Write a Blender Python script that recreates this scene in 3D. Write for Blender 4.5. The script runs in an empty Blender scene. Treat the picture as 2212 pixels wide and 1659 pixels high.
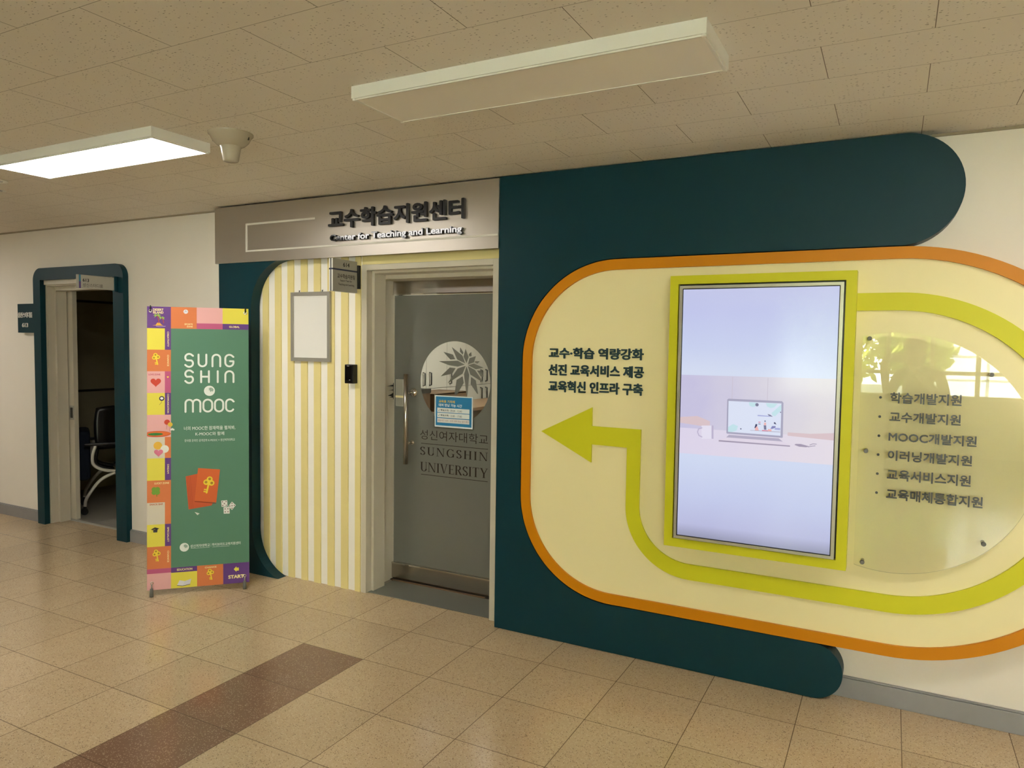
import bpy, bmesh, math, random
from mathutils import Vector, Matrix
from mathutils.geometry import tessellate_polygon

SC = bpy.context.scene
COL = SC.collection

# ------------------------------------------------------------------ camera
cam_d = bpy.data.cameras.new('camera')
cam = bpy.data.objects.new('camera', cam_d)
COL.objects.link(cam)
YAW, PITCH, ROLL = 0.483893, -0.055016, -0.013882
cam_d.sensor_fit = 'HORIZONTAL'
cam_d.sensor_width = 36.0
cam_d.lens = 36.0 * 1563.02 / 2212.0
cam_d.clip_start = 0.02
_R = Matrix.Rotation(YAW, 3, 'Z') @ Matrix.Rotation(PITCH, 3, 'X') @ Matrix.Rotation(ROLL, 3, 'Y')
_X, _Yv, _Zv = _R.col[0], _R.col[1], _R.col[2]
cam.matrix_world = Matrix(((_X[0], _Zv[0], -_Yv[0], 3.5102), (_X[1], _Zv[1], -_Yv[1], -3.6215),
                           (_X[2], _Zv[2], -_Yv[2], 1.5997), (0, 0, 0, 1)))
SC.camera = cam

# ------------------------------------------------------------------ sky, sun, exposure
LAMP = 15.5           # radiance of a lit ceiling lamp
world = bpy.data.worlds.new('world')
SC.world = world
world.use_nodes = True
_bg = world.node_tree.nodes['Background']
_bg.inputs[0].default_value = (0.92, 0.96, 1.0, 1)
_bg.inputs[1].default_value = 16.0
sun_d = bpy.data.lights.new('sun', 'SUN')
sun_d.energy = 50.0
sun_d.angle = 0.02
sun_d.color = (1.0, 0.95, 0.86)
sun = bpy.data.objects.new('sun', sun_d)
COL.objects.link(sun)
sun.rotation_euler = (math.radians(-42), math.radians(12), 0)    # shines from behind the building onto what stands outside
SC.view_settings.view_transform = 'Standard'
SC.view_settings.look = 'None'
SC.view_settings.exposure = 0.68
SC.view_settings.gamma = 1.0
SC.view_settings.use_curve_mapping = False

# ------------------------------------------------------------------ materials
def lin(h):
    h = h.lstrip('#')
    o = []
    for i in (0, 2, 4):
        c = int(h[i:i+2], 16) / 255
        o.append(c / 12.92 if c <= 0.04045 else ((c + 0.055) / 1.055) ** 2.4)
    return (o[0], o[1], o[2], 1.0)

def mat(name, col, rough=0.5, metal=0.0, spec=0.5, emit=None, estr=0.0, coat=0.0):
    m = bpy.data.materials.new(name)
    m.use_nodes = True
    p = m.node_tree.nodes['Principled BSDF']
    p.inputs['Base Color'].default_value = lin(col) if isinstance(col, str) else (*col, 1)
    p.inputs['Roughness'].default_value = rough
    p.inputs['Metallic'].default_value = metal
    p.inputs['Specular IOR Level'].default_value = spec
    p.inputs['Coat Weight'].default_value = coat
    if emit:
        p.inputs['Emission Color'].default_value = lin(emit) if isinstance(emit, str) else (*emit, 1)
        p.inputs['Emission Strength'].default_value = estr
    return m

class NT:
    """small helper to write node trees"""
    def __init__(s, m):
        s.t = m.node_tree
        s.p = s.t.nodes['Principled BSDF']
    def n(s, kind, **kw):
        nd = s.t.nodes.new(kind)
        for k, v in kw.items(): setattr(nd, k, v)
        return nd
    def link(s, a, b): s.t.links.new(a, b)
    def m(s, op, a, b=None, c=None):
        nd = s.n('ShaderNodeMath', operation=op)
        for i, v in enumerate((a, b, c)):
            if v is None: continue
            if isinstance(v, (int, float)): nd.inputs[i].default_value = v
            else: s.link(v, nd.inputs[i])
        return nd.outputs[0]
    def xyz(s):
        tc = s.n('ShaderNodeTexCoord')
        sp = s.n('ShaderNodeSeparateXYZ')
        s.link(tc.outputs['Object'], sp.inputs[0])
        return tc.outputs['Object'], sp.outputs[0], sp.outputs[1], sp.outputs[2]
    def mix(s, fac, a, b):
        nd = s.n('ShaderNodeMix', data_type='RGBA')
        for v, i in ((fac, nd.inputs[0]), (a, nd.inputs[6]), (b, nd.inputs[7])):
            if isinstance(v, (int, float)): i.default_value = v
            elif isinstance(v, tuple): i.default_value = v if len(v) == 4 else (*v, 1)
            else: s.link(v, i)
        return nd.outputs[2]
    def noise(s, vec, scale, detail=2.0, rough=0.5):
        nd = s.n('ShaderNodeTexNoise')
        nd.inputs['Scale'].default_value = scale
        nd.inputs['Detail'].default_value = detail
        nd.inputs['Roughness'].default_value = rough
        s.link(vec, nd.inputs['Vector'])
        return nd.outputs[0]
    def scale(s, vec, v):
        nd = s.n('ShaderNodeMapping')
        nd.inputs['Scale'].default_value = v
        s.link(vec, nd.inputs[0])
        return nd.outputs[0]

def grain(m, amount=0.05, scale=9.0, bump=0.0, bscale=300.0):
    """slight unevenness of a painted or laminated surface"""
    t = NT(m)
    v, x, y, z = t.xyz()
    c = tuple(t.p.inputs['Base Color'].default_value)
    f = t.noise(v, scale, 3)
    t.link(t.mix(f, tuple(k * (1 - amount) for k in c[:3]), tuple(min(1, k * (1 + amount)) for k in c[:3])), t.p.inputs['Base Color'])
    if bump:
        b = t.n('ShaderNodeBump')
        b.inputs['Strength'].default_value = bump
        b.inputs['Distance'].default_value = 0.001
        t.link(t.noise(v, bscale, 2), b.inputs['Height'])
        t.link(b.outputs[0], t.p.inputs['Normal'])
    return m

def brushed(m, axis_scale, lo, hi):
    t = NT(m)
    v, x, y, z = t.xyz()
    f = t.noise(t.scale(v, axis_scale), 1.0, 2)
    mr = t.n('ShaderNodeMapRange')
    mr.inputs['To Min'].default_value = lo
    mr.inputs['To Max'].default_value = hi
    t.link(f, mr.inputs['Value'])
    t.link(mr.outputs[0], t.p.inputs['Roughness'])
    return m

def floor_material():
    m = mat('terrazzo_floor', '#b09a78', 0.2, spec=0.5)
    t = NT(m)
    v, x, y, z = t.xyz()
    def cell(a): return t.m('FLOOR', t.m('DIVIDE', a, 0.4))
    def dist(a):
        f = t.m('FRACT', t.m('ADD', t.m('DIVIDE', a, 0.4), 100.5))
        return t.m('MULTIPLY', t.m('ABSOLUTE', t.m('SUBTRACT', f, 0.5)), 0.4)
    line = t.m('LESS_THAN', t.m('MINIMUM', dist(x), dist(y)), 0.0017)
    strip = t.m('MULTIPLY', t.m('MULTIPLY', t.m('GREATER_THAN', x, 0.8), t.m('LESS_THAN', x, 1.2)), t.m('LESS_THAN', y, -0.8))
    wn = t.n('ShaderNodeTexWhiteNoise', noise_dimensions='2D')
    cb = t.n('ShaderNodeCombineXYZ')
    t.link(cell(x), cb.inputs[0]); t.link(cell(y), cb.inputs[1])
    t.link(cb.outputs[0], wn.inputs['Vector'])
    tone = t.m('MULTIPLY_ADD', wn.outputs[0], 0.10, 0.95)
    vo = t.n('ShaderNodeTexVoronoi', voronoi_dimensions='2D')
    vo.inputs['Scale'].default_value = 210.0
    t.link(v, vo.inputs['Vector'])
    sp = t.n('ShaderNodeSeparateColor')
    t.link(vo.outputs['Color'], sp.inputs[0])
    inside = t.m('LESS_THAN', vo.outputs['Distance'], 0.42)
    dark = t.m('MULTIPLY', inside, t.m('LESS_THAN', sp.outputs[0], 0.07))
    light = t.m('MULTIPLY', inside, t.m('GREATER_THAN', sp.outputs[0], 0.84))
    cloud = t.noise(v, 3.0, 4)
    base = t.mix(cloud, lin('#bfa884'), lin('#c8b392'))
    base = t.mix(t.m('MULTIPLY', sp.outputs[1], 0.30), base, lin('#b99a74'))
    base = t.mix(t.m('MULTIPLY', dark, 0.75), base, lin('#54402c'))
    base = t.mix(t.m('MULTIPLY', light, 0.55), base, lin('#e0cfae'))
    br = t.mix(cloud, lin('#81634f'), lin('#8c6e58'))
    br = t.mix(t.m('MULTIPLY', sp.outputs[1], 0.25), br, lin('#6d4f3a'))
    br = t.mix(t.m('MULTIPLY', light, 0.6), br, lin('#c9b091'))
    c = t.mix(strip, base, br)
    ln = t.mix(strip, lin('#5f4a33'), lin('#54402f'))
    c = t.mix(t.m('MULTIPLY', line, 0.85), c, ln)
    sc = t.n('ShaderNodeVectorMath', operation='SCALE')
    t.link(c, sc.inputs[0]); t.link(tone, sc.inputs['Scale'])
    t.link(sc.outputs[0], t.p.inputs['Base Color'])
    t.link(t.m('MULTIPLY_ADD', t.noise(v, 6.0, 3), 0.10, 0.12), t.p.inputs['Roughness'])
    b = t.n('ShaderNodeBump'); b.invert = True
    b.inputs['Strength'].default_value = 0.35; b.inputs['Distance'].default_value = 0.001
    t.link(line, b.inputs['Height']); t.link(b.outputs[0], t.p.inputs['Normal'])
    return m

def ceiling_material():
    m = mat('mineral_ceiling_tile', '#cdbf9f', 0.9, spec=0.1)
    t = NT(m)
    v, x, y, z = t.xyz()
    rowf = t.m('DIVIDE', t.m('SUBTRACT', -0.032, y), 0.2915)
    row = t.m('FLOOR', rowf)
    par = t.m('MODULO', t.m('ADD', row, 200), 2.0)
    dy = t.m('MULTIPLY', t.m('ABSOLUTE', t.m('SUBTRACT', t.m('FRACT', t.m('ADD', rowf, 100.5)), 0.5)), 0.2915)
    xf = t.m('DIVIDE', t.m('SUBTRACT', t.m('SUBTRACT', x, 2.98), t.m('MULTIPLY', par, 0.30)), 0.601)
    dx = t.m('MULTIPLY', t.m('ABSOLUTE', t.m('SUBTRACT', t.m('FRACT', t.m('ADD', xf, 100.5)), 0.5)), 0.601)
    line = t.m('MAXIMUM', t.m('MULTIPLY', t.m('LESS_THAN', dy, 0.0012), 0.55), t.m('MULTIPLY', t.m('LESS_THAN', dx, 0.0012), 0.8))
    vo = t.n('ShaderNodeTexVoronoi', voronoi_dimensions='2D')
    vo.inputs['Scale'].default_value = 1.0
    wob = t.n('ShaderNodeVectorMath', operation='ADD')
    t.link(t.scale(v, (62, 105, 1)), wob.inputs[0])
    nz = t.n('ShaderNodeTexNoise'); nz.inputs['Scale'].default_value = 60.0
    t.link(v, nz.inputs['Vector'])
    t.link(nz.outputs['Color'], wob.inputs[1])
    t.link(wob.outputs[0], vo.inputs['Vector'])
    sp = t.n('ShaderNodeSeparateColor'); t.link(vo.outputs['Color'], sp.inputs[0])
    dens = t.m('MULTIPLY_ADD', t.noise(v, 4.0, 2), 0.9, -0.18)
    size = t.m('MULTIPLY_ADD', sp.outputs[1], 0.17, 0.06)
    pit = t.m('MULTIPLY', t.m('LESS_THAN', vo.outputs['Distance'], size), t.m('LESS_THAN', sp.outputs[0], dens))
    c = t.mix(t.noise(v, 2.0, 3), lin('#ece6da'), lin('#f1ebe1'))
    c = t.mix(t.m('MULTIPLY', pit, 0.52), c, lin('#5b4c34'))
    c = t.mix(line, c, lin('#57482f'))
    t.link(c, t.p.inputs['Base Color'])
    b = t.n('ShaderNodeBump'); b.invert = True
    b.inputs['Strength'].default_value = 0.4; b.inputs['Distance'].default_value = 0.002
    t.link(t.m('MAXIMUM', pit, line), b.inputs['Height']); t.link(b.outputs[0], t.p.inputs['Normal'])
    return m

def clear_glass(name, tint=(1, 1, 1), ior=1.5, rough=0.0):
    """thin clear sheet: what it does not mirror it lets through"""
    m = bpy.data.materials.new(name); m.use_nodes = True
    nt = m.node_tree; nt.nodes.clear()
    o = nt.nodes.new('ShaderNodeOutputMaterial'); mx = nt.nodes.new('ShaderNodeMixShader')
    tr = nt.nodes.new('ShaderNodeBsdfTransparent'); gl = nt.nodes.new('ShaderNodeBsdfGlossy'); fr = nt.nodes.new('ShaderNodeFresnel')
    fr.inputs[0].default_value = ior
    tr.inputs[0].default_value = (*tint, 1); gl.inputs['Roughness'].default_value = rough
    nt.links.new(fr.outputs[0], mx.inputs[0]); nt.links.new(tr.outputs[0], mx.inputs[1]); nt.links.new(gl.outputs[0], mx.inputs[2])
    nt.links.new(mx.outputs[0], o.inputs[0])
    return m

def frosted(name, col, trans):
    m = bpy.data.materials.new(name); m.use_nodes = True
    nt = m.node_tree; nt.nodes.clear()
    o = nt.nodes.new('ShaderNodeOutputMaterial'); mx = nt.nodes.new('ShaderNodeMixShader'); mg = nt.nodes.new('ShaderNodeMixShader')
    d = nt.nodes.new('ShaderNodeBsdfDiffuse'); tl = nt.nodes.new('ShaderNodeBsdfTranslucent'); gl = nt.nodes.new('ShaderNodeBsdfGlossy'); fr = nt.nodes.new('ShaderNodeFresnel')
    d.inputs[0].default_value = lin(col); tl.inputs[0].default_value = lin(col); mx.inputs[0].default_value = trans
    fr.inputs[0].default_value = 1.45; gl.inputs['Roughness'].default_value = 0.12
    nt.links.new(d.outputs[0], mx.inputs[1]); nt.links.new(tl.outputs[0], mx.inputs[2])
    nt.links.new(fr.outputs[0], mg.inputs[0]); nt.links.new(mx.outputs[0], mg.inputs[1]); nt.links.new(gl.outputs[0], mg.inputs[2])
    nt.links.new(mg.outputs[0], o.inputs[0])
    return m

def screen_material():
    """the lit picture area of the display: pale lavender to ice blue bands"""
    m = mat('lit_screen', '#050506', 0.12)
    t = NT(m)
    v, x, y, z = t.xyz()          # x 0..0.684 across, z 0..1.192 up
    r = t.n('ShaderNodeValToRGB')
    t.link(t.m('DIVIDE', z, 1.192), r.inputs[0])
    e = r.color_ramp.elements
    e[0].position = 0.0; e[0].color = lin('#8586a2')
    e[1].position = 1.0; e[1].color = lin('#bfc2e6')
    for p, c in ((0.05, '#b4b6dc'), (0.16, '#bfc7ea'), (0.32, '#ced9f2'), (0.66, '#d3dcf1'), (0.76, '#c5ceee'), (0.90, '#bcc1ea')):
        k = e.new(p); k.color = lin(c)
    n = t.noise(t.scale(v, (2.2, 1, 1.4)), 1.6, 1)
    c = t.mix(t.m('MULTIPLY', n, 0.35), r.outputs[0], lin('#d6dcf2'))
    t.link(c, t.p.inputs['Emission Color'])
    t.p.inputs['Emission Strength'].default_value = 0.62
    return m

def screen_ink(name, c0, c1=None, axis=0, a=0.0, b=0.684):
    """one colour of the picture shown on the screen"""
    m = mat(name, '#050506', 0.12)
    t = NT(m)
    if c1:
        v, x, y, z = t.xyz()
        mr = t.n('ShaderNodeMapRange')
        mr.inputs['From Min'].default_value = a; mr.inputs['From Max'].default_value = b
        t.link((x, y, z)[axis], mr.inputs['Value'])
        n = t.noise(v, 7.0, 2)
        t.link(t.mix(t.m('MULTIPLY_ADD', n, 0.5, t.m('SUBTRACT', mr.outputs[0], 0.25)), lin(c0), lin(c1)), t.p.inputs['Emission Color'])
    else:
        t.p.inputs['Emission Color'].default_value = lin(c0)
    t.p.inputs['Emission Strength'].default_value = 0.62
    return m

M = {}
M['floor'] = floor_material()
M['ceil'] = ceiling_material()
M['wall'] = grain(mat('cream_wall_paint', '#eae2d4', 0.7, spec=0.3), 0.03, 3, 0.15, 160)
M['white_wall'] = grain(mat('white_wall_paint', '#dcd3c0', 0.7, spec=0.3), 0.02, 3)
M['base'] = grain(mat('grey_baseboard', '#92908f', 0.45), 0.08, 12)
M['teal'] = grain(mat('dark_teal_laminate', '#0f363f', 0.42, spec=0.22), 0.06, 2.0)
M['cream'] = grain(mat('pale_yellow_board', '#f3e6b0', 0.5, spec=0.3), 0.03, 2.5)
M['orange'] = grain(mat('orange_board', '#d08300', 0.45, spec=0.3), 0.04, 3)
M['green'] = grain(mat('lime_green_board', '#d4d024', 0.45, spec=0.3), 0.03, 3)
M['yellow'] = grain(mat('pale_yellow_slat', '#e6d592', 0.55), 0.03, 5)
M['slat_white'] = grain(mat('off_white_slat', '#f4efe6', 0.55), 0.02, 5)
M['frame'] = grain(mat('cream_door_frame', '#cac1ad', 0.4), 0.03, 5)
M['silver'] = brushed(mat('brushed_silver', '#bcb5aa', 0.4, metal=0.75), (2, 2, 260), 0.30, 0.42)
M['steel'] = brushed(mat('stainless_steel', '#b9b2a8', 0.25, metal=1.0), (3, 3, 200), 0.16, 0.30)
M['alu'] = mat('aluminium_frame', '#aaa69c', 0.35, metal=0.35)
M['chrome'] = mat('polished_chrome', '#d0ccc4', 0.08, metal=1.0)
M['black'] = mat('black_plastic', '#0b0b0b', 0.3)
M['black_gloss'] = mat('black_gloss', '#050505', 0.08)
M['white'] = mat('white_plastic', '#dedcd2', 0.4)
M['lamp_body'] = mat('lamp_housing_white', '#eae8de', 0.4)
M['lamp_off'] = mat('unlit_diffuser', '#f8f3e8', 0.5)
M['lamp_on'] = mat('lit_diffuser', '#ffffff', 0.5, emit=(1.0, 0.955, 0.90), estr=LAMP)
M['lamp_on_office'] = mat('lit_office_diffuser', '#ffffff', 0.5, emit=(1.0, 0.95, 0.86), estr=36.0)
M['board_white'] = mat('white_sheet', '#e8e5df', 0.35)
M['dark_text'] = mat('dark_teal_lettering', '#1d3a40', 0.4)
M['grey_text'] = mat('dark_grey_lettering', '#343432', 0.35)
M['film_text'] = mat('dark_interior_lettering', '#332d26', 0.25)  # opaque; dark tone stands for the dark interior seen through clear letters
M['white_text'] = mat('white_lettering', '#e6e2da', 0.5)
M['navy'] = mat('navy_band', '#1b2344', 0.4)
M['blade'] = brushed(mat('grey_metal_plate', '#a8a498', 0.4, metal=0.15), (200, 3, 3), 0.35, 0.5)
M['film'] = frosted('frosted_film', '#72726a', 0.08)
M['glass'] = clear_glass('door_glass', (0.93, 0.96, 0.94))
M['pane'] = clear_glass('window_glass', (0.95, 0.97, 0.96))
M['acrylic'] = clear_glass('clear_acrylic', (1.0, 1.0, 0.995), 1.42)
M['screen'] = screen_material()
M['dark_room'] = mat('dark_olive_panel', '#a8a283', 0.7)
M['dark_floor'] = mat('grey_vinyl_floor', '#a8a498', 0.5)
M['navy_fabric'] = grain(mat('navy_fabric', '#1c2635', 0.9), 0.2, 60)
M['grey_tube'] = mat('white_steel_tube', '#cfcabc', 0.35)
M['rubber'] = mat('grey_rubber', '#6a6a64', 0.6)
M['leaf'] = mat('leaf_green', '#6f8a2c', 0.6)
M['leaf2'] = mat('leaf_yellow_green', '#a9b64c', 0.6)
M['bark'] = grain(mat('bark', '#5d4a38', 0.9), 0.2, 12)
M['cab'] = grain(mat('grey_white_cabinet', '#c9c4b8', 0.45), 0.02, 4)
M['brown'] = grain(mat('brown_laminate', '#6d543c', 0.5), 0.1, 8)
M['dark_line'] = mat('dark_joint', '#2e2a22', 0.7)
def flat(h, r=0.55): return mat('print_' + h, '#' + h, r, spec=0.25)
INK = {}
def ink(h):
    if h not in INK: INK[h] = flat(h)
    return INK[h]

# ------------------------------------------------------------------ geometry helpers
class Fr:
    """a plane in the place: origin, right, up, and outward normal"""
    def __init__(s, o, u, v, n): s.o, s.u, s.v, s.n = Vector(o), Vector(u), Vector(v), Vector(n)
    def __call__(s, u, v, n=0.0): return s.o + s.u * u + s.v * v + s.n * n
WALL = Fr((0, 0, 0), (1, 0, 0), (0, 0, 1), (0, -1, 0))     # n = distance in front of Y 0

_tc = {}
def text2d(body, bold=0.0, space=1.0):
    k = (body, bold, space)
    if k not in _tc:
        c = bpy.data.curves.new('t', 'FONT')
        c.body = body; c.offset = bold; c.resolution_u = 3; c.space_character = space
        o = bpy.data.objects.new('t', c); COL.objects.link(o)
        dg = bpy.context.evaluated_depsgraph_get()
        me = bpy.data.meshes.new_from_object(o.evaluated_get(dg))
        vs = [(v.co.x, v.co.y) for v in me.vertices]; fs = [tuple(p.vertices) for p in me.polygons]
        bpy.data.objects.remove(o); bpy.data.curves.remove(c); bpy.data.meshes.remove(me)
        _tc[k] = (vs, fs)
    return _tc[k]

def arc(cx, cz, r, a0, a1, n=24):
    return [(cx + r * math.cos(math.radians(a0 + (a1 - a0) * i / n)), cz + r * math.sin(math.radians(a0 + (a1 - a0) * i / n))) for i in range(n + 1)]
def circle(cx, cz, r, n=40): return arc(cx, cz, r, 0, 360 * (n - 1) / n, n - 1)
def rect(a, b, c, d): return [(a, c), (b, c), (b, d), (a, d)]
def ellipse(cx, cz, a, b, n=32): return [(cx + a * math.cos(2 * math.pi * i / n), cz + b * math.sin(2 * math.pi * i / n)) for i in range(n)]

class MB:
    def __init__(s): s.v, s.f, s.mi, s.mats, s.smooth, s.k = [], [], [], [], [], 0
    def step(s):
        s.k = (s.k + 1) % 40; return s.k * 5e-6
    def _m(s, m):
        if m not in s.mats: s.mats.append(m)
        return s.mats.index(m)
    def add(s, vs, fs, m, sm=False):
        b = len(s.v); k = s._m(m)
        s.v += [Vector(x) for x in vs]
        for f in fs:
            s.f.append(tuple(i + b for i in f)); s.mi.append(k); s.smooth.append(sm)
        return s
    def flat(s, fr, v2, fs, n0, m, n1=None, back=False, side=None):
        """a flat figure at depth n0, or one standing from n0 out to n1"""
        if n1 is None:
            return s.add([fr(a, b, n0) for a, b in v2], fs, m)
        s.add([fr(a, b, n1) for a, b in v2], fs, m)
        ed = {}
        for f in fs:
            for i in range(len(f)):
                e = (f[i], f[(i + 1) % len(f)])
                k = (min(e), max(e))
                ed[k] = None if k in ed else e
        q = [e for e in ed.values() if e]
        N = len(v2)
        s.add([fr(a, b, n0) for a, b in v2] + [fr(a, b, n1) for a, b in v2], [(a, b, b + N, a + N) for a, b in q], side or m)
        if back: s.add([fr(a, b, n0) for a, b in v2], fs, m)
        return s
    def loops(s, fr, loops, n0, m, n1=None, back=True, side=None):
        tri = tessellate_polygon([[Vector((a, b, 0)) for a, b in L] for L in loops])
        v2 = [p for L in loops for p in L]
        if n1 is None: n0 += s.step()
        return s.flat(fr, v2, [tuple(t) for t in tri], n0, m, n1, back, side)
    def text(s, fr, body, box, n0, m, n1=None, bold=0.0, rot=0, space=1.0, side=None):
        vs, fs = text2d(body, min(bold, 0.0), space)
        if bold > 0:            # heavy type: the outline thickened all round
            k = bold
            xs = [a for a, b in vs]; ys = [b for a, b in vs]
            ex = (min(xs) - k, max(xs) + k, min(ys) - k, max(ys) + k)
            for j in range(9):
                dx, dy = (k * math.cos(j * math.pi / 4), k * math.sin(j * math.pi / 4)) if j < 8 else (0, 0)
                d = j * 1.5e-5
                s._put(fr, [(a + dx, b + dy) for a, b in vs], fs, box, ex, rot, n0 if n1 is not None else n0 + d, m, n1 + d if n1 is not None else None, side)
            return s
        xs = [a for a, b in vs]; ys = [b for a, b in vs]
        return s._put(fr, vs, fs, box, (min(xs), max(xs), min(ys), max(ys)), rot, n0, m, n1, side)
    def _put(s, fr, vs, fs, box, ex, rot, n0, m, n1, side):
        x0, x1, y0, y1 = ex
        u0, u1, v0, v1 = box
        if rot == -90:      # reads downwards
            w = [(u0 + (u1 - u0) * (b - y0) / (y1 - y0), v1 - (v1 - v0) * (a - x0) / (x1 - x0)) for a, b in vs]
        else:
            w = [(u0 + (u1 - u0) * (a - x0) / (x1 - x0), v0 + (v1 - v0) * (b - y0) / (y1 - y0)) for a, b in vs]
        return s.flat(fr, w, fs, n0, m, n1, side=side)
    def stroke(s, fr, pts, w, n0, m, closed=False, n1=None, seg=12):
        P = list(pts) + ([pts[0]] if closed else [])
        for (a, b), (c, d) in zip(P, P[1:]):
            L = math.hypot(c - a, d - b)
            if L < 1e-9: continue
            nx, ny = -(d - b) / L * w / 2, (c - a) / L * w / 2
            s.loops(fr, [[(a - nx, b - ny), (c - nx, d - ny), (c + nx, d + ny), (a + nx, b + ny)]], n0 + s.step(), m, n1, back=False)
        for a, b in P: s.loops(fr, [circle(a, b, w / 2, seg)], n0 + s.step(), m, n1, back=False)
        return s
    def box(s, x0, x1, y0, y1, z0, z1, m):
        vs = [(x, y, z) for x in (x0, x1) for y in (y0, y1) for z in (z0, z1)]
        return s.add(vs, [(0, 1, 3, 2), (4, 6, 7, 5), (0, 4, 5, 1), (2, 3, 7, 6), (0, 2, 6, 4), (1, 5, 7, 3)], m)
    def obox(s, fr, u0, u1, v0, v1, n0, n1, m):
        vs = [fr(x, y, z) for x in (u0, u1) for y in (v0, v1) for z in (n0, n1)]
        return s.add(vs, [(0, 1, 3, 2), (4, 6, 7, 5), (0, 4, 5, 1), (2, 3, 7, 6), (0, 2, 6, 4), (1, 5, 7, 3)], m)
    def tube(s, pts, r, m, n=12, cap=True):
        P = [Vector(p) for p in pts]; R = r if isinstance(r, (list, tuple)) else [r] * len(P)
        rings = []; up = None
        for i, p in enumerate(P):
            d = (P[min(i + 1, len(P) - 1)] - P[max(i - 1, 0)]).normalized()
            if up is None: up = d.orthogonal().normalized()
            up = (up - d * up.dot(d)); up = up.normalized() if up.length > 1e-6 else d.orthogonal().normalized()
            w = d.cross(up)
            rings.append([p + (up * math.cos(2 * math.pi * k / n) + w * math.sin(2 * math.pi * k / n)) * R[i] for k in range(n)])
        vs = [q for g in rings for q in g]
        s.add(vs, [(i * n + k, i * n + (k + 1) % n, (i + 1) * n + (k + 1) % n, (i + 1) * n + k) for i in range(len(P) - 1) for k in range(n)], m, True)
        if cap: s.add(rings[0] + rings[-1], [tuple(range(n)), tuple(range(n, 2 * n))], m)
        return s
    def lathe(s, c, prof, m, n=32, axis=(0, 0, 1)):
        ax = Vector(axis).normalized(); a = ax.orthogonal().normalized(); b = ax.cross(a); c = Vector(c)
        vs = [c + ax * h + (a * math.cos(2 * math.pi * k / n) + b * math.sin(2 * math.pi * k / n)) * r for r, h in prof for k in range(n)]
        return s.add(vs, [(i * n + k, i * n + (k + 1) % n, (i + 1) * n + (k + 1) % n, (i + 1) * n + k) for i in range(len(prof) - 1) for k in range(n)], m, True)
    def build(s, name, parent=None, loc=None, bevel=0.0):
        me = bpy.data.meshes.new(name)
        o = bpy.data.objects.new(name, me); COL.objects.link(o)
        if loc is None: loc = wloc(parent) if parent else (0, 0, 0)
        L = Vector(loc)
        me.from_pydata([tuple(v - L) for v in s.v], [], s.f)
        for m in s.mats: me.materials.append(m)
        for p, k, sm in zip(me.polygons, s.mi, s.smooth): p.material_index = k; p.use_smooth = sm
        bm = bmesh.new(); bm.from_mesh(me)
        bmesh.ops.remove_doubles(bm, verts=bm.verts, dist=1e-6)
        bmesh.ops.recalc_face_normals(bm, faces=bm.faces)
        bm.to_mesh(me); bm.free()
        if bevel:
            md = o.modifiers.new('bevel', 'BEVEL'); md.width = bevel; md.segments = 2; md.limit_method = 'ANGLE'; md.angle_limit = math.radians(50)
        if parent:
            o.parent = parent
            o.location = L - wloc(parent)
        else: o.location = L
        return o

def wloc(o):
    L = Vector(o.location)
    while o.parent: o = o.parent; L += Vector(o.location)
    return L
def tag(o, label, cat, group=None, kind=None):
    o['label'] = label; o['category'] = cat
    if group: o['group'] = group
    if kind: o['kind'] = kind
    return o
def thing(name, label, cat, loc, group=None):
    o = bpy.data.objects.new(name, None); o.empty_display_size = 0.1
    COL.objects.link(o); o.location = loc
    return tag(o, label, cat, group)
def struct(o): o['kind'] = 'structure'; return o
def struct_root(name, loc):
    o = bpy.data.objects.new(name, None); COL.objects.link(o); o.location = loc
    return struct(o)
def copy_tree(o, parent=None):
    c = o.copy(); COL.objects.link(c)
    if parent: c.parent = parent
    for ch in list(o.children): copy_tree(ch, c)
    return c
# emblem petals (centre 0,0, disc radius 1) and the outlines of the picture on the screen
PETALS = [[(0.334, 0.476), (0.247, 0.632), (0.302, 0.823), (0.392, 0.628)], [(0.302, 0.469), (0.068, 0.56), (-0.089, 0.86), (0.217, 0.66)], [(0.012, 0.562), (-0.127, 0.554), (-0.328, 0.738), (-0.05, 0.676)], [(0.286, 0.441), (0.084, 0.388), (-0.168, 0.417), (-0.459, 0.506), (0.082, 0.533)], [(0.026, 0.348), (-0.065, 0.214), (-0.403, 0.138), (-0.142, 0.361)], [(0.312, 0.414), (0.227, 0.223), (-0.197, -0.027), (0.084, 0.343)], [(0.228, 0.159), (0.263, 0.005), (0.075, -0.294), (-0.0, -0.294), (0.057, 0.068)], [(0.337, 0.406), (0.413, 0.2), (0.367, -0.287), (0.344, -0.289), (0.265, 0.21)], [(0.466, 0.153), (0.598, 0.073), (0.667, -0.256), (0.634, -0.24), (0.456, -0.023)], [(0.368, 0.41), (0.578, 0.317), (0.808, 0.025), (0.441, 0.208)], [(0.627, 0.309), (0.804, 0.306), (0.806, 0.168), (0.739, 0.169)], [(0.375, 0.429), (0.54, 0.475), (0.803, 0.38), (0.594, 0.339)], [(0.56, 0.502), (0.58, 0.533), (0.702, 0.533), (0.633, 0.473)], [(0.371, 0.448), (0.415, 0.6), (0.595, 0.653), (0.543, 0.501)], [(0.411, 0.638), (0.394, 0.691), (0.462, 0.749), (0.476, 0.648)], [(0.223, 0.679), (0.143, 0.75), (0.153, 0.856), (0.246, 0.731)]]
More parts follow.
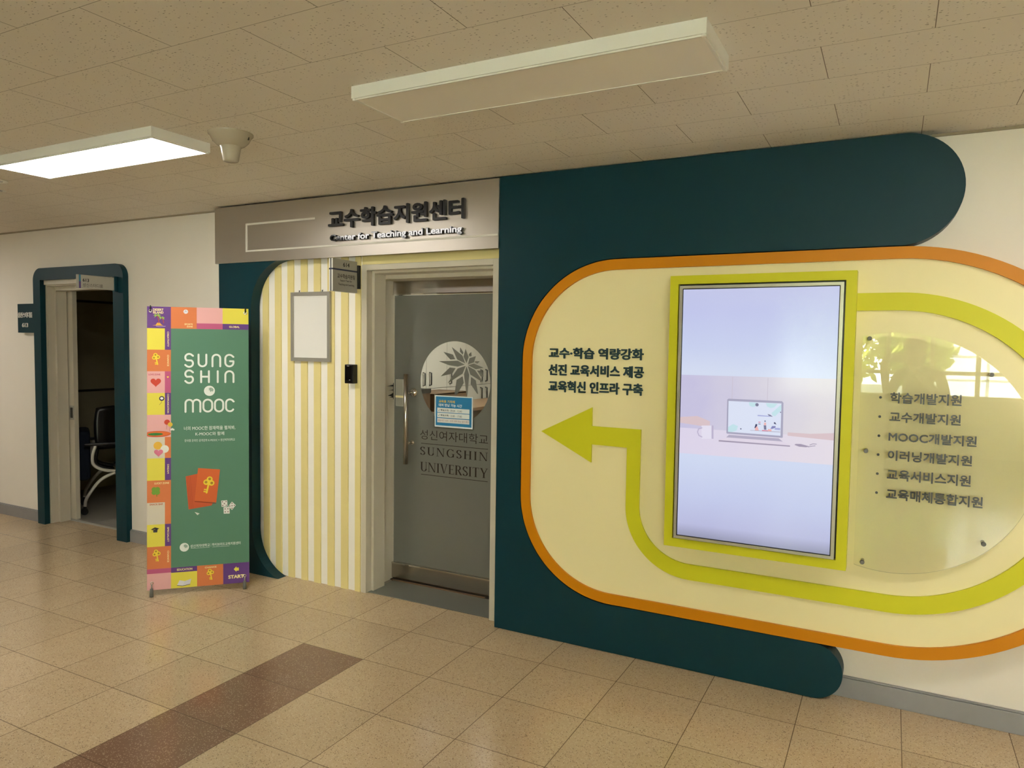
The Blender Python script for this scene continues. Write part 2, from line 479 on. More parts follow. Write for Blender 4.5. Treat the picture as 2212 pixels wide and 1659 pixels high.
PIC = {'wall': [(2.6163, 1.4651), (3.3, 1.4679), (3.3014, 1.2123), (2.6167, 1.2119)], 'table': [(2.6167, 1.2119), (3.3014, 1.2123), (3.3019, 1.0915), (2.6182, 1.0892)], 'mug': [(2.7212, 1.2278), (2.7768, 1.2314), (2.7786, 1.1689), (2.7229, 1.1648)], 'mugh': [(2.7232, 1.2171), (2.7074, 1.2106), (2.7033, 1.1959), (2.71, 1.1801), (2.7245, 1.1739)], 'lid': [(2.8418, 1.3611), (3.0764, 1.3609), (3.083, 1.3533), (3.0849, 1.1971), (3.0807, 1.1956), (2.8386, 1.198), (2.8369, 1.2026), (2.8362, 1.3561)], 'lcd': [(2.8425, 1.3506), (3.0746, 1.3506), (3.0751, 1.2043), (2.844, 1.2066)], 'keys': [(2.8486, 1.1928), (3.068, 1.1924), (3.0855, 1.1794), (2.8368, 1.1802)], 'base': [(2.8368, 1.1802), (3.0855, 1.1794), (3.1168, 1.1654), (3.117, 1.1587), (2.803, 1.1588), (2.8027, 1.1659)], 'edge': [(2.8028, 1.1652), (3.1168, 1.1636), (3.117, 1.1582), (2.803, 1.1581)], 'mouse': [(3.1346, 1.1679), (3.1408, 1.1729), (3.1617, 1.1739), (3.1827, 1.1694), (3.1994, 1.1651), (3.183, 1.1611), (3.1558, 1.1613)], 'mcord': [(3.1991, 1.1723), (3.2113, 1.1784), (3.2257, 1.1783)], 'mcord2': [(3.1932, 1.1635), (3.2096, 1.1682), (3.2208, 1.1702)], 'cam': [(2.9695, 1.3393), (2.977, 1.3397)], 'dot': [(2.9017, 1.2241), (2.9046, 1.2243)], 'dot2': [(3.0721, 1.3108), (3.0744, 1.311)], 'bl1': [(2.9332, 1.3486), (2.9675, 1.3487), (2.9636, 1.3324), (2.9505, 1.3278), (2.937, 1.3333)], 'bl2': [(3.0079, 1.3484), (3.0586, 1.3487), (3.0442, 1.3309), (3.0292, 1.3274), (3.0138, 1.3339)], 'bl3': [(3.0741, 1.3461), (3.0756, 1.3212), (3.0497, 1.2914), (3.0378, 1.2941), (3.0342, 1.3053)], 'bl4': [(2.8441, 1.2289), (2.8657, 1.2443), (2.8885, 1.2365), (2.8824, 1.2151), (2.8622, 1.2071), (2.844, 1.2073)], 'beam': [(2.9736, 1.2931), (3.0282, 1.2913), (3.0283, 1.2878), (2.9738, 1.2876)], 'cap': [(3.016, 1.2997), (3.028, 1.297), (3.0401, 1.2885), (3.0239, 1.2899)], 'gnd': [(2.9427, 1.221), (3.0734, 1.2224), (3.0735, 1.2201), (2.9427, 1.2196)], 'redb': [(2.9954, 1.2251), (3.0205, 1.2249), (3.0206, 1.2215), (2.9945, 1.2209)], 'orb': [(3.0203, 1.2313), (3.0366, 1.2306), (3.0358, 1.2221), (3.0206, 1.2217)], 'blub': [(3.0503, 1.239), (3.0729, 1.2394), (3.0732, 1.2299), (3.0485, 1.2305)], 'p1': [(2.9653, 1.2403), (2.9741, 1.2409), (2.9813, 1.2223), (2.9637, 1.2217)], 'p1h': [(2.9661, 1.2508), (2.9738, 1.2501), (2.9729, 1.2431), (2.9656, 1.2323), (2.9612, 1.232)], 'p2': [(3.0031, 1.2595), (3.0118, 1.2601), (3.0122, 1.248), (3.0024, 1.248)], 'p2l': [(3.0013, 1.2473), (3.0122, 1.2473), (3.0139, 1.2275), (3.0037, 1.2275)], 'p2h': [(3.0039, 1.2688), (3.0093, 1.2691), (3.0091, 1.2638), (3.0047, 1.2635)], 'p3': [(3.0383, 1.2462), (3.0533, 1.2468), (3.0525, 1.2399), (3.0408, 1.2338), (3.0311, 1.2332)], 'p3h': [(3.0452, 1.2638), (3.0506, 1.2641), (3.0563, 1.2542), (3.0455, 1.257)], 'bk1': [(2.9779, 1.2619), (2.9877, 1.2618), (2.9878, 1.2586), (2.978, 1.2584)], 'bk2': [(2.9781, 1.2538), (2.988, 1.2535), (2.9881, 1.2503), (2.9782, 1.2504)]}

# ================================================================== the setting
CZ = 2.515                     # ceiling height
XL, XR, YB = -6.5, 8.5, -9.3   # far ends of the hall
o = struct(MB().box(XL, XR, YB, 0.14, -0.1, 0.0, M['floor']).build('floor'))
o = struct(MB().box(XL, XR, YB, 0.2, CZ, CZ + 0.08, M['ceil']).build('ceiling'))
D1 = (-2.90, -1.86, 2.06)      # study-room opening: left, right, top
D2 = (0.575, 1.505, 2.05)      # office opening
wall = MB().loops(WALL, [[(XL, 0), (D1[0], 0), (D1[0], D1[2]), (D1[1], D1[2]), (D1[1], 0), (D2[0], 0), (D2[0], D2[2]), (D2[1], D2[2]), (D2[1], 0), (XR, 0), (XR, CZ), (XL, CZ)]],
                  -0.14, M['wall'], 0.01)
struct(wall.build('wall_front'))
struct(MB().box(XL - 0.1, XL, YB, 0.2, 0, CZ, M['white_wall']).build('wall_left'))
struct(MB().box(XR, XR + 0.1, YB, 0.2, 0, CZ, M['white_wall']).build('wall_right'))
W0, W1, SILL, HEAD = 1.91, 8.24, 0.86, 2.42
struct(MB().loops(Fr((0, YB, 0), (1, 0, 0), (0, 0, 1), (0, 1, 0)), [[(XL, 0), (XR, 0), (XR, CZ), (XL, CZ)], [(W0, SILL), (W1, SILL), (W1, HEAD), (W0, HEAD)]], -0.2, M['white_wall'], 0.0).build('wall_back'))
w = struct_root('window_1', (W0, YB - 0.1, SILL))
mb = MB()
for x in [3.44 + 0.6 * k for k in range(-2, 8)]: mb.box(x - 0.03, x + 0.03, YB - 0.13, YB - 0.07, SILL, HEAD, M['white'])
for z in (SILL + 0.025, 1.25, HEAD - 0.025): mb.box(W0, W1, YB - 0.125, YB - 0.075, z - 0.028, z + 0.028, M['white'])
mb.build('window_frame', w)
MB().box(W0, W1, YB - 0.103, YB - 0.097, SILL + 0.05, HEAD - 0.05, M['pane']).build('window_pane', w)
MB().box(W0 - 0.05, W1 + 0.05, YB - 0.2, YB + 0.05, SILL - 0.03, SILL, M['frame']).build('window_sill', w)
def baseboard(name, a, b):
    m = MB().box(a, b, -0.030, -0.010, 0, 0.090, M['base']).box(a, b, -0.024, -0.010, 0.090, 0.097, M['base'])
    struct(m.build(name, bevel=0.002))
baseboard('baseboard_left', XL, -2.972); baseboard('baseboard_middle', -1.764, -0.642); baseboard('baseboard_right', 3.30, XR)
TRIM = mat('shade_toned_trim', '#9c8f74', 0.7)
# thin trim where ceiling meets wall, browned to stand for the shade line there
struct(MB().box(XL, -0.665, -0.022, -0.010, CZ - 0.010, CZ, TRIM).build('trim_1'))
struct(MB().box(3.62, XR, -0.022, -0.010, CZ - 0.010, CZ, TRIM).build('trim_2'))

# ---- rooms behind the two doors
struct(MB().box(-4.3, -1.5, 0.14, 2.6, -0.1, 0.0, M['dark_floor']).build('floor'))
struct(MB().box(-4.3, -1.5, 0.2, 2.6, 2.5, 2.58, M['dark_room']).build('ceiling'))
mb = MB().box(-4.1, -4.0, 0.14, 2.6, 0, 2.5, M['dark_room'])
for z in (1.05, 1.985): mb.box(-4.0, -3.992, 0.14, 2.6, z - 0.012, z + 0.012, M['dark_line'])
struct(mb.build('wall_study_left'))
struct(MB().box(-4.1, -1.5, 2.6, 2.7, 0, 2.5, M['dark_room']).build('wall_study_back'))
struct(MB().box(-1.5, -1.4, 0.14, 2.7, 0, 2.5, M['dark_room']).build('wall_study_right'))
struct(MB().box(-1.2, 3.4, 0.14, 5.2, -0.1, 0.0, M['dark_floor']).build('floor'))
struct(MB().box(-1.3, 3.5, 0.2, 5.2, 2.5, 2.58, M['white_wall']).build('ceiling'))
struct(MB().box(-1.3, -1.2, 0.14, 5.2, 0, 2.5, M['white_wall']).build('wall_office_left'))
struct(MB().box(-1.3, 3.5, 5.2, 5.3, 0, 2.5, M['white_wall']).build('wall_office_back'))
struct(MB().box(3.4, 3.5, 0.14, 5.2, 0, 2.5, M['white_wall']).build('wall_office_right'))

# ================================================================== door 1: the study room, standing open
d = struct_root('door_1', (-2.38, 0.0, 0.0))
F = M['frame']
mb = MB()
# architrave, then a reveal with one step, left, top and right
mb.box(-2.935, -2.875, -0.022, 0.0, 0, 2.092, F).box(-1.895, -1.835, -0.022, 0.0, 0, 2.092, F).box(-2.875, -1.895, -0.022, 0.0, 2.045, 2.092, F)
mb.box(-2.90, -2.862, 0.0, 0.06, 0, 2.06, F).box(-1.905, -1.86, 0.0, 0.06, 0, 2.06, F).box(-2.862, -1.905, 0.0, 0.06, 2.035, 2.06, F)
mb.box(-2.90, -2.838, 0.06, 0.15, 0, 2.06, F).box(-1.915, -1.86, 0.06, 0.15, 0, 2.06, F).box(-2.838, -1.915, 0.06, 0.15, 2.0, 2.06, F)
mb.build('door_frame', d, bevel=0.002)
MB().box(-2.862, -1.905, 0.15, 0.19, 0.0, 0.012, M['alu']).build('threshold', d)
leaf = MB().box(-3.45, -2.775, 0.158, 0.198, 0.012, 2.03, M['frame']).build('door_leaf', d, bevel=0.002)
MB().box(-2.836, -2.776, 0.154, 0.158, 0.888, 1.012, M['alu']).box(-2.822, -2.790, 0.1525, 0.154, 0.905, 0.995, M['black']).build('pull_handle', leaf)

# ---- teal surround of the study-room door, with its name plate
s = thing('door_surround', 'dark teal rounded surround framing the open doorway of room 613, name plate on its left', 'door surround', (-2.36, -0.055, 0.0))
L = [(-2.968, 0), (-2.868, 0), (-2.868, 2.083), (-1.892, 2.083), (-1.892, 0), (-1.765, 0)] + arc(-1.865, 2.082, 0.100, 0, 90, 10) + arc(-2.868, 2.082, 0.100, 90, 180, 10) \
    + [(-2.968, 1.887), (-3.205, 1.887), (-3.205, 1.640), (-2.968, 1.640)]
MB().loops(WALL, [L], 0.0105, M['teal'], 0.055).build('surround_board', s)
MB().text(WALL, '성신스터디룸', (-3.197, -2.984, 1.768, 1.815), 0.0552, M['white_text'], 0.060, bold=0.014).build('lettering', s)
MB().text(WALL, '613', (-3.135, -3.049, 1.687, 1.723), 0.0552, M['white_text'], 0.060, bold=0.012).build('lettering', s)

# ---- blade sign 613
b = thing('blade_sign', 'pale grey projecting sign reading 613 fixed to the teal door surround on the left', 'sign', (-1.84, -0.056, 2.02))
XF = Fr((-1.83, 0, 0), (0, 1, 0), (0, 0, 1), (1, 0, 0))
MB().obox(XF, -0.369, -0.070, 1.970, 2.070, -0.016, 0.0, M['blade']).build('sign_plate', b, bevel=0.002)
MB().loops(XF, [rect(-0.357, -0.343, 2.020, 2.070)], 0.0006, ink('3f7f9c')).loops(XF, [rect(-0.357, -0.343, 1.970, 2.020)], 0.0006, ink('5f4a86')).build('colour_stripe', b)
MB().text(XF, '613', (-0.329, -0.281, 2.019, 2.043), 0.0006, ink('222222'), bold=0.02).build('lettering', b)
MB().text(XF, '성신스터디룸', (-0.329, -0.174, 1.982, 2.009), 0.0006, ink('3a3a3a')).build('lettering', b)
MB().box(-1.852, -1.825, -0.085, -0.0555, 1.962, 2.080, M['teal']).box(-1.846, -1.831, -0.090, -0.068, 1.973, 2.067, M['black']).build('sign_bracket', b, bevel=0.003)

# ================================================================== teal panels
ARC_OPEN = arc(-0.013, 0.31, 0.32, 255.6, 180, 16) + arc(-0.013, 1.815, 0.32, 180, 90, 24)
t = MB().loops(WALL, [[(-0.64, 0), (-0.0925, 0.001)] + ARC_OPEN + [(1.571, 2.135), (1.571, 2.50), (-0.64, 2.50)]], 0.0345, M['teal'], 0.108)
o = t.build('feature_panel', loc=(-0.45, -0.05, 0))
tag(o, 'dark teal wall panel with a rounded opening around the yellow striped wall, behind the banner', 'wall panel')

RC, RZ = 3.521, 1.1475
LL, LU = (2.252, 0.781), (2.252, 1.512)      # centres of the ring's left corners, radius .5255
r0 = 0.5255 + 0.004
ring_edge = [(3.237, 0.2545)] + arc(LL[0], LL[1], r0, 270, 180, 24) + arc(LU[0], LU[1], r0, 180, 90, 24) + [(3.51, 2.0425)]
t = MB().loops(WALL, [[(1.573, 0.002), (3.237, 0.002)] + arc(3.237, 0.129, 0.1265, -90, 90, 24) + ring_edge[1:] + arc(3.512, 2.2755, 0.235, -90, 90, 32)[1:] + [(1.573, 2.5105)]], 0.0105, M['teal'], 0.110)
o = t.build('feature_panel', loc=(2.2, -0.05, 0))
tag(o, 'large dark teal wall panel with pill-shaped ends wrapping around the orange ring', 'wall panel')

# ================================================================== striped wall beside the office door
sx = [-0.366, -0.303, -0.250, -0.189, -0.134, -0.074, -0.019, 0.044, 0.099, 0.157, 0.213, 0.273, 0.329, 0.387, 0.444, 0.502, 0.545]
mb = MB().box(-0.366, 0.551, -0.026, -0.0105, 0.0, 2.16, M['slat_white']).box(0.551, 1.572, -0.026, -0.0105, 2.082, 2.16, M['yellow'])
for i in range(1, 16, 2): mb.box(sx[i], sx[i + 1], -0.034, -0.026, 0.0, 2.16, M['yellow'])
o = mb.build('striped_panel', loc=(0.1, -0.02, 0))
tag(o, 'wall panel of vertical pale yellow and white stripes left of the glass office door', 'wall panel')

# ================================================================== door 2: frosted glass office door
d = struct_root('door_2', (1.03, 0.0, 0.0))
mb = MB()
mb.box(0.553, 0.592, -0.034, 0.02, 0, 2.081, F).box(1.494, 1.530, -0.034, 0.02, 0, 2.081, F).box(0.592, 1.494, -0.034, 0.02, 2.046, 2.081, F)
mb.box(0.530, 0.610, 0.02, 0.135, 0, 2.075, F).box(1.484, 1.56, 0.02, 0.135, 0, 2.075, F).box(0.610, 1.484, 0.02, 0.135, 2.030, 2.075, F)
mb.box(0.530, 0.560, 0.135, 0.34, 0, 2.075, F).box(1.52, 1.56, 0.135, 0.34, 0, 2.075, F).box(0.560, 1.52, 0.135, 0.34, 2.004, 2.075, F)
mb.build('door_frame', d, bevel=0.002)
MB().box(0.592, 1.494, -0.012, 0.25, 0.0005, 0.004, mat('grey_floor_plate', '#8e928a', 0.3, metal=0.6)).build('floor_plate', d)
MB().box(0.58, 1.30, 0.25, 0.262, 0.0005, 0.010, M['brown']).box(0.56, 1.52, 0.262, 0.33, 0.0005, 0.006, M['dark_line']).build('threshold', d)
MB().box(0.562, 1.518, 0.276, 0.304, 1.920, 2.002, M['steel']).box(0.562, 1.518, 0.272, 0.308, 1.912, 1.922, M['chrome']).build('top_rail', d, bevel=0.002)
MB().box(0.562, 1.518, 0.274, 0.306, 0.014, 0.112, M['steel']).box(0.562, 1.518, 0.270, 0.310, 0.110, 0.121, M['chrome']).build('bottom_rail', d, bevel=0.002)
gl = MB().box(0.563, 1.517, 0.2925, 0.3025, 0.112, 1.922, M['glass']).build('glass_pane', d)
CX, CZ2, CR = 1.039, 1.350, 0.263
G = Fr((0, 0.2918, 0), (1, 0, 0), (0, 0, 1), (0, -1, 0))
pet = [[(CX + a * CR, CZ2 + b * CR) for a, b in p] for p in PETALS]
mb = MB().loops(G, [rect(0.566, 1.515, 0.122, 1.910), circle(CX, CZ2, CR, 72)], 0.0, M['film'])
for p in pet: mb.loops(G, [p], 0.0, M['film'])
mb.build('frosted_film', gl)
mb = MB().text(G, '성신여자대학교', (0.776, 1.290, 0.968, 1.032), 0.0006, M['film_text'], bold=-0.004)
mb.build('lettering', gl)
for z_ in (0.939, 0.734): MB().loops(G, [rect(0.785, 1.291, z_, z_ + 0.0035)], 0.0006, M['film_text']).build('rule_line', gl)
mb = MB()
# roman capitals built from thick and thin strokes
def roman(mb, s, u0, u1, v0, v1, gap):
    W = dict(S=.50, U=.72, N=.78, G=.74, H=.76, I=.30, V=.72, E=.56, R=.68, T=.64, Y=.70)
    tot = sum(W[c] for c in s) + gap * (len(s) - 1); k = (u1 - u0) / tot; h = v1 - v0; x = u0
    TK, TN, SF = 0.13, 0.045, 0.035
    for c in s:
        w = W[c]
        def q(a, b): return (x + a * k, v0 + b * h)
        def quad(a, b, e, f): mb.loops(G, [[q(*a), q(*b), q(*e), q(*f)]], 0.0006, M['film_text'])
        def st(cx, wd, y0=0, y1=1): quad((cx - wd / 2, y0), (cx + wd / 2, y0), (cx + wd / 2, y1), (cx - wd / 2, y1))
        def sf(cx, y, hw=.11): quad((cx - hw, y), (cx + hw, y), (cx + hw, y + SF), (cx - hw, y + SF))
        def bar(a, b, y, t=TN): quad((a, y - t / 2), (b, y - t / 2), (b, y + t / 2), (a, y + t / 2))
        def band(pts):
            for (a, b, t0), (e, f, t1) in zip(pts, pts[1:]):
                L = math.hypot(e - a, f - b) or 1; nx, ny = -(f - b) / L, (e - a) / L
                quad((a - nx * t0 / 2, b - ny * t0 / 2), (e - nx * t1 / 2, f - ny * t1 / 2), (e + nx * t1 / 2, f + ny * t1 / 2), (a + nx * t0 / 2, b + ny * t0 / 2))
        def bow(cx, cy, rx, ry, a0, a1, n=16):
            P = []
            for i in range(n + 1):
                a = math.radians(a0 + (a1 - a0) * i / n)
                P.append((cx + rx * math.cos(a), cy + ry * math.sin(a), TN + (TK - TN) * abs(math.cos(a)) ** 1.2))
            band(P)
        if c == 'S':
            bow(.25, .73, .17, .25, 20, 200, 12); band([(.085, .66, TN * 1.4), (.2, .54, TK * .9), (.33, .44, TK * .9), (.42, .33, TN * 1.6)]); bow(.25, .27, .18, .25, 10, -160, 12)
            st(.41, .03, .74, .98); st(.07, .03, .02, .24)
        elif c == 'U':
            st(.17, TK, .28, 1); st(.59, TN, .28, 1); bow(.38, .28, .21, .26, 180, 360); sf(.17, 1 - SF, .14); sf(.59, 1 - SF)
        elif c == 'N':
            st(.12, TN); st(.66, TN); quad((.06, 1), (.20, 1), (.70, 0), (.60, 0)); sf(.12, 0); sf(.66, 1 - SF); sf(.10, 1 - SF, .08)
        elif c == 'G':
            bow(.38, .5, .29, .48, 45, 318, 22); st(.62, TK * .9, .06, .44); sf(.60, .44 - SF, .13); st(.62, .03, .74, .97)
        elif c == 'H':
            st(.16, TK); st(.60, TK); bar(.16, .60, .52)
            for a in (.16, .60): sf(a, 0, .13); sf(a, 1 - SF, .13)
        elif c == 'I':
            st(.15, TK); sf(.15, 0, .13); sf(.15, 1 - SF, .13)
        elif c == 'V':
            quad((.06, 1), (.20, 1), (.42, 0), (.34, 0)); quad((.60, 1), (.65, 1), (.40, 0), (.36, 0)); sf(.13, 1 - SF, .13); sf(.62, 1 - SF, .10)
        elif c == 'E':
            st(.16, TK); bar(.06, .50, 1 - TN / 2); bar(.06, .52, TN / 2); bar(.16, .42, .52); st(.50, .03, .84, 1); st(.52, .03, 0, .18); st(.42, .03, .45, .60)
        elif c == 'R':
            st(.16, TK); sf(.16, 0, .12); bar(.04, .34, 1 - TN / 2); bow(.32, .75, .18, .23, 90, -90, 12); bar(.16, .34, .51); quad((.28, .51), (.40, .51), (.68, 0), (.52, 0))
        elif c == 'T':
            st(.32, TK); sf(.32, 0, .13); bar(.04, .60, 1 - TN / 2); st(.055, .03, .82, 1); st(.585, .03, .82, 1)
        elif c == 'Y':
            st(.36, TK, 0, .46); quad((.05, 1), (.19, 1), (.42, .42), (.30, .42)); quad((.60, 1), (.65, 1), (.42, .40), (.36, .44)); sf(.12, 1 - SF, .12); sf(.61, 1 - SF, .10); sf(.36, 0, .13)
        x += (w + gap) * k
roman(mb, 'SUNGSHIN', 0.776, 1.291, 0.865, 0.919, 0.13)
mb.build('lettering', gl); mb = MB()
roman(mb, 'UNIVERSITY', 0.776, 1.291, 0.757, 0.818, 0.03)
mb.build('lettering', gl)
# handle, rose, lock
mb = MB().tube([(0.708, 0.225, 0.805), (0.708, 0.225, 1.396)], 0.0155, M['steel'], 20)
for z in (1.272, 0.941): mb.tube([(0.708, 0.225, z), (0.715, 0.2915, z)], 0.009, M['chrome'], 12)
mb.lathe((0.722, 0.2915, 1.272), [(0.0, 0.016), (0.022, 0.014), (0.029, 0.0)], M['chrome'], 24, (0, -1, 0)).lathe((0.715, 0.2915, 0.941), [(0.0, 0.010), (0.012, 0.009), (0.015, 0.0)], M['chrome'], 20, (0, -1, 0))
mb.build('door_handle', d)
lk = MB().box(0.595, 0.662, 0.262, 0.2915, 1.178, 1.360, M['blade']).build('door_lock', d, bevel=0.006)
MB().box(0.597, 0.660, 0.2610, 0.2622, 1.236, 1.250, M['cream']).build('lock_band', lk)
MB().box(0.598, 0.659, 0.266, 0.290, 1.355, 1.3625, M['black']).build('lock_cap', lk)

# dark scuffs on the reveal beside the lock
JF = Fr((0.5602, 0, 0), (0, 1, 0), (0, 0, 1), (1, 0, 0))
mb = MB()
for y0, z0, ln, th in ((0.286, 1.312, 0.075, 0.006), (0.288, 1.283, 0.055, 0.004), (0.289, 1.250, 0.065, 0.016), (0.289, 1.236, 0.050, 0.006)):
    mb.loops(JF, [[(y0, z0 - th), (y0, z0 + th), (y0 - ln * .45, z0 + th * .35), (y0 - ln, z0 - th * .2), (y0 - ln * .5, z0 - th * .45)]], 0.0006, M['black'])
mb.loops(JF, [rect(0.283, 0.290, 1.22, 1.33)], 0.0006, M['black'])
mb.build('scuff_marks', d)

# ---- notice hung on the glass
nt_ = thing('notice_board', 'small blue notice of opening hours in a clear holder on the frosted glass door', 'notice', (1.04, 0.275, 1.05))
N = Fr((0, 0.280, 0), (1, 0, 0), (0, 0, 1), (0, -1, 0))
MB().obox(N, 0.893, 1.186, 1.056, 1.270, -0.010, 0.0, M['acrylic']).build('clear_holder', nt_)
MB().loops(N, [rect(0.898, 1.184, 1.060, 1.264)], 0.0008, ink('dfe6e6')).loops(N, [rect(0.906, 1.176, 1.070, 1.257)], 0.0012, ink('2f7fae')) \
    .loops(N, [rect(0.918, 1.160, 1.156, 1.184)], 0.0016, ink('dfe4df')).loops(N, [rect(0.918, 1.160, 1.122, 1.152)], 0.0016, ink('dfe4df')).loops(N, [rect(0.918, 1.160, 1.089, 1.117)], 0.0016, ink('d8d8d4')).build('notice_sheet', nt_)
MB().text(N, '교육용 기자재', (0.929, 1.051, 1.217, 1.235), 0.002, ink('f0c53a'), bold=0.02).build('lettering', nt_)
mb = MB().text(N, '대여 반납 가능 시간', (0.929, 1.105, 1.193, 1.212), 0.002, ink('f2f2ee'), bold=0.015)
for z, a, bb in ((1.162, '평일(오전)', '09:00 - 12:00'), (1.129, '평일(오후)', '13:00 - 17:00')):
    mb.stroke(N, [(0.927, z + .006), (0.930, z + .002), (0.936, z + .013)], 0.002, 0.002, ink('333333'))
    mb.text(N, a, (0.943, 1.007, z, z + .014), 0.002, ink('2a2a2a'), bold=0.02).text(N, bb, (1.018, 1.104, z, z + .013), 0.002, ink('55585a'))
mb.text(N, '점심시간 12시 - 13시 대여 반납 업무 중단', (0.923, 1.156, 1.097, 1.109), 0.002, ink('9a5a50'))
mb.build('lettering', nt_)

# ================================================================== signs over and beside the office door
s = thing('sign_board', 'long silver fascia sign over the glass door naming the Center for Teaching and Learning', 'sign', (0.46, -0.11, 2.125))
MB().box(-0.662, 1.573, -0.120, -0.108, 2.125, 2.503, M['silver']).box(-0.655, 1.566, -0.1085, -0.1085 + 0.0004, 2.13, 2.498, M['dark_line']).build('sign_panel', s)
TL = mat('pale_trim_line', '#dcd8cc', 0.4)
mb = MB().obox(WALL, -0.362, 0.250, 2.369, 2.381, 0.1200, 0.1235, TL).obox(WALL, -0.362, -0.347, 2.192, 2.369, 0.1200, 0.1235, TL).obox(WALL, -0.347, 1.571, 2.192, 2.203, 0.1200, 0.1235, TL)
mb.build('trim_line', s)
LB = mat('black_letter', '#070707', 0.35)
MB().text(WALL, '교수학습지원센터', (0.371, 1.362, 2.298, 2.412), 0.1201, LB, 0.138, bold=0.027).build('lettering', s)
MB().text(WALL, 'Center for Teaching and Learning', (0.388, 1.350, 2.210, 2.262), 0.1201, M['black_gloss'], 0.140, bold=0.030, side=LB).build('lettering', s)

b = thing('blade_sign', 'grey square projecting sign reading 614 beside the glass office door', 'sign', (0.525, -0.03, 2.0))
XG = Fr((0.54, 0, 0), (0, 1, 0), (0, 0, 1), (1, 0, 0))
MB().obox(XG, -0.282, -0.062, 1.903, 2.097, -0.010, 0.0, M['blade']).obox(XG, -0.282, -0.062, 1.903, 2.097, -0.028, -0.018, M['blade']).build('sign_plate', b)
MB().obox(XG, -0.284, -0.058, 1.903, 2.097, -0.018, -0.010, M['black']).build('sign_core', b)
MB().obox(XG, -0.2845, -0.2822, 1.903, 2.097, -0.010, 0.0002, M['white']).obox(XG, -0.2845, -0.2822, 1.903, 2.097, -0.0282, -0.018, M['white']).build('edge_strip', b)
MB().obox(XG, -0.2850, -0.062, 2.030, 2.039, -0.0284, 0.0008, M['navy']).build('colour_stripe', b)
for body, bx in (('614', (-0.192, -0.134, 2.054, 2.080)), ('교수학습지원팀', (-0.243, -0.084, 1.983, 2.010)), ('Support Team for', (-0.219, -0.112, 1.962, 1.976)), ('Teaching and Learning', (-0.235, -0.090, 1.938, 1.953))):
    MB().text(XG, body, bx, 0.0006, ink('181818'), bold=0.016).build('lettering', b)
MB().box(0.520, 0.546, -0.060, -0.034, 1.930, 2.076, M['black']).build('sign_bracket', b, bevel=0.002)

p = thing('poster_frame', 'empty silver snap frame holding a blank white sheet on the striped wall', 'frame', (0.14, -0.035, 1.468))
PF = Fr((0, -0.034, 0), (1, 0, 0), (0, 0, 1), (0, -1, 0))
MB().loops(PF, [rect(-0.030, 0.308, 1.468, 1.921), rect(-0.006, 0.284, 1.493, 1.897)], 0.0, M['alu'], 0.018).build('frame_rim', p, bevel=0.002)
MB().obox(PF, -0.006, 0.284, 1.493, 1.897, 0.001, 0.009, M['board_white']).build('white_sheet', p)
for x in (0.047, 0.246): MB().tube([(x, -0.050, 1.918), (x - 0.004, -0.046, 1.930), (x - 0.009, -0.036, 1.931)], 0.003, M['black'], 8).build('hanging_hook', p)

c = thing('card_reader', 'small black access card reader on the striped wall beside the door frame', 'card reader', (0.49, -0.035, 1.338))
MB().box(0.452, 0.522, -0.076, -0.034, 1.338, 1.458, M['black']).build('housing', c, bevel=0.004)
MB().box(0.457, 0.506, -0.0785, -0.075, 1.356, 1.452, M['black_gloss']).build('reader_face', c, bevel=0.002)
MB().box(0.474, 0.491, -0.0792, -0.0784, 1.447, 1.450, M['white']).box(0.492, 0.500, -0.0792, -0.0784, 1.360, 1.362, M['white']).build('status_light', c)

# ================================================================== the yellow display board with its orange ring
s = thing('display_board', 'pale yellow display board in an orange rounded border with lime arrow and Korean lettering', 'display board', (2.9, -0.05, 0.26))
def ringloop(rL, rR): return arc(RC, RZ, rR, -90, 90, 60) + arc(LU[0], LU[1], rL, 90, 180, 24) + arc(LL[0], LL[1], rL, 180, 270, 24)
outer, inner = ringloop(r0 - 0.004, 0.8905), ringloop(0.4725, 0.8395)
MB().loops(WALL, [outer, inner], 0.0105, M['orange'], 0.1065).build('border', s)
MB().loops(WALL, [ringloop(0.4735, 0.8405)], 0.0105, M['cream'], 0.092).build('board_face', s)
# lime track: from the display's right edge round to the arrow head
band = [(3.3625, 1.843)] + arc(RC, 1.1475, 0.6955, 90, -90, 60) + arc(2.658, 0.781, 0.330, 270, 180, 24) + [(2.328, 1.081), (2.134, 1.083), (2.134, 0.988), (1.844, 1.133), (2.134, 1.276), (2.134, 1.179), (2.399, 1.178)] \
    + arc(2.658, 0.788, 0.2600, 180, 270, 24) + arc(RC, 1.1475, 0.6195, -90, 90, 60) + [(3.3625, 1.767)]
MB().loops(WALL, [band], 0.0925, M['green'], 0.1045).build('arrow_track', s)
for body, bx in (('교수·학습 역량강화', (1.878, 2.402, 1.527, 1.586)), ('선진 교육서비스 제공', (1.878, 2.405, 1.436, 1.497)), ('교육혁신 인프라 구축', (1.879, 2.402, 1.348, 1.410))):
    MB().text(WALL, body, bx, 0.0925, M['dark_text'], 0.0985, bold=0.036).build('lettering', s)

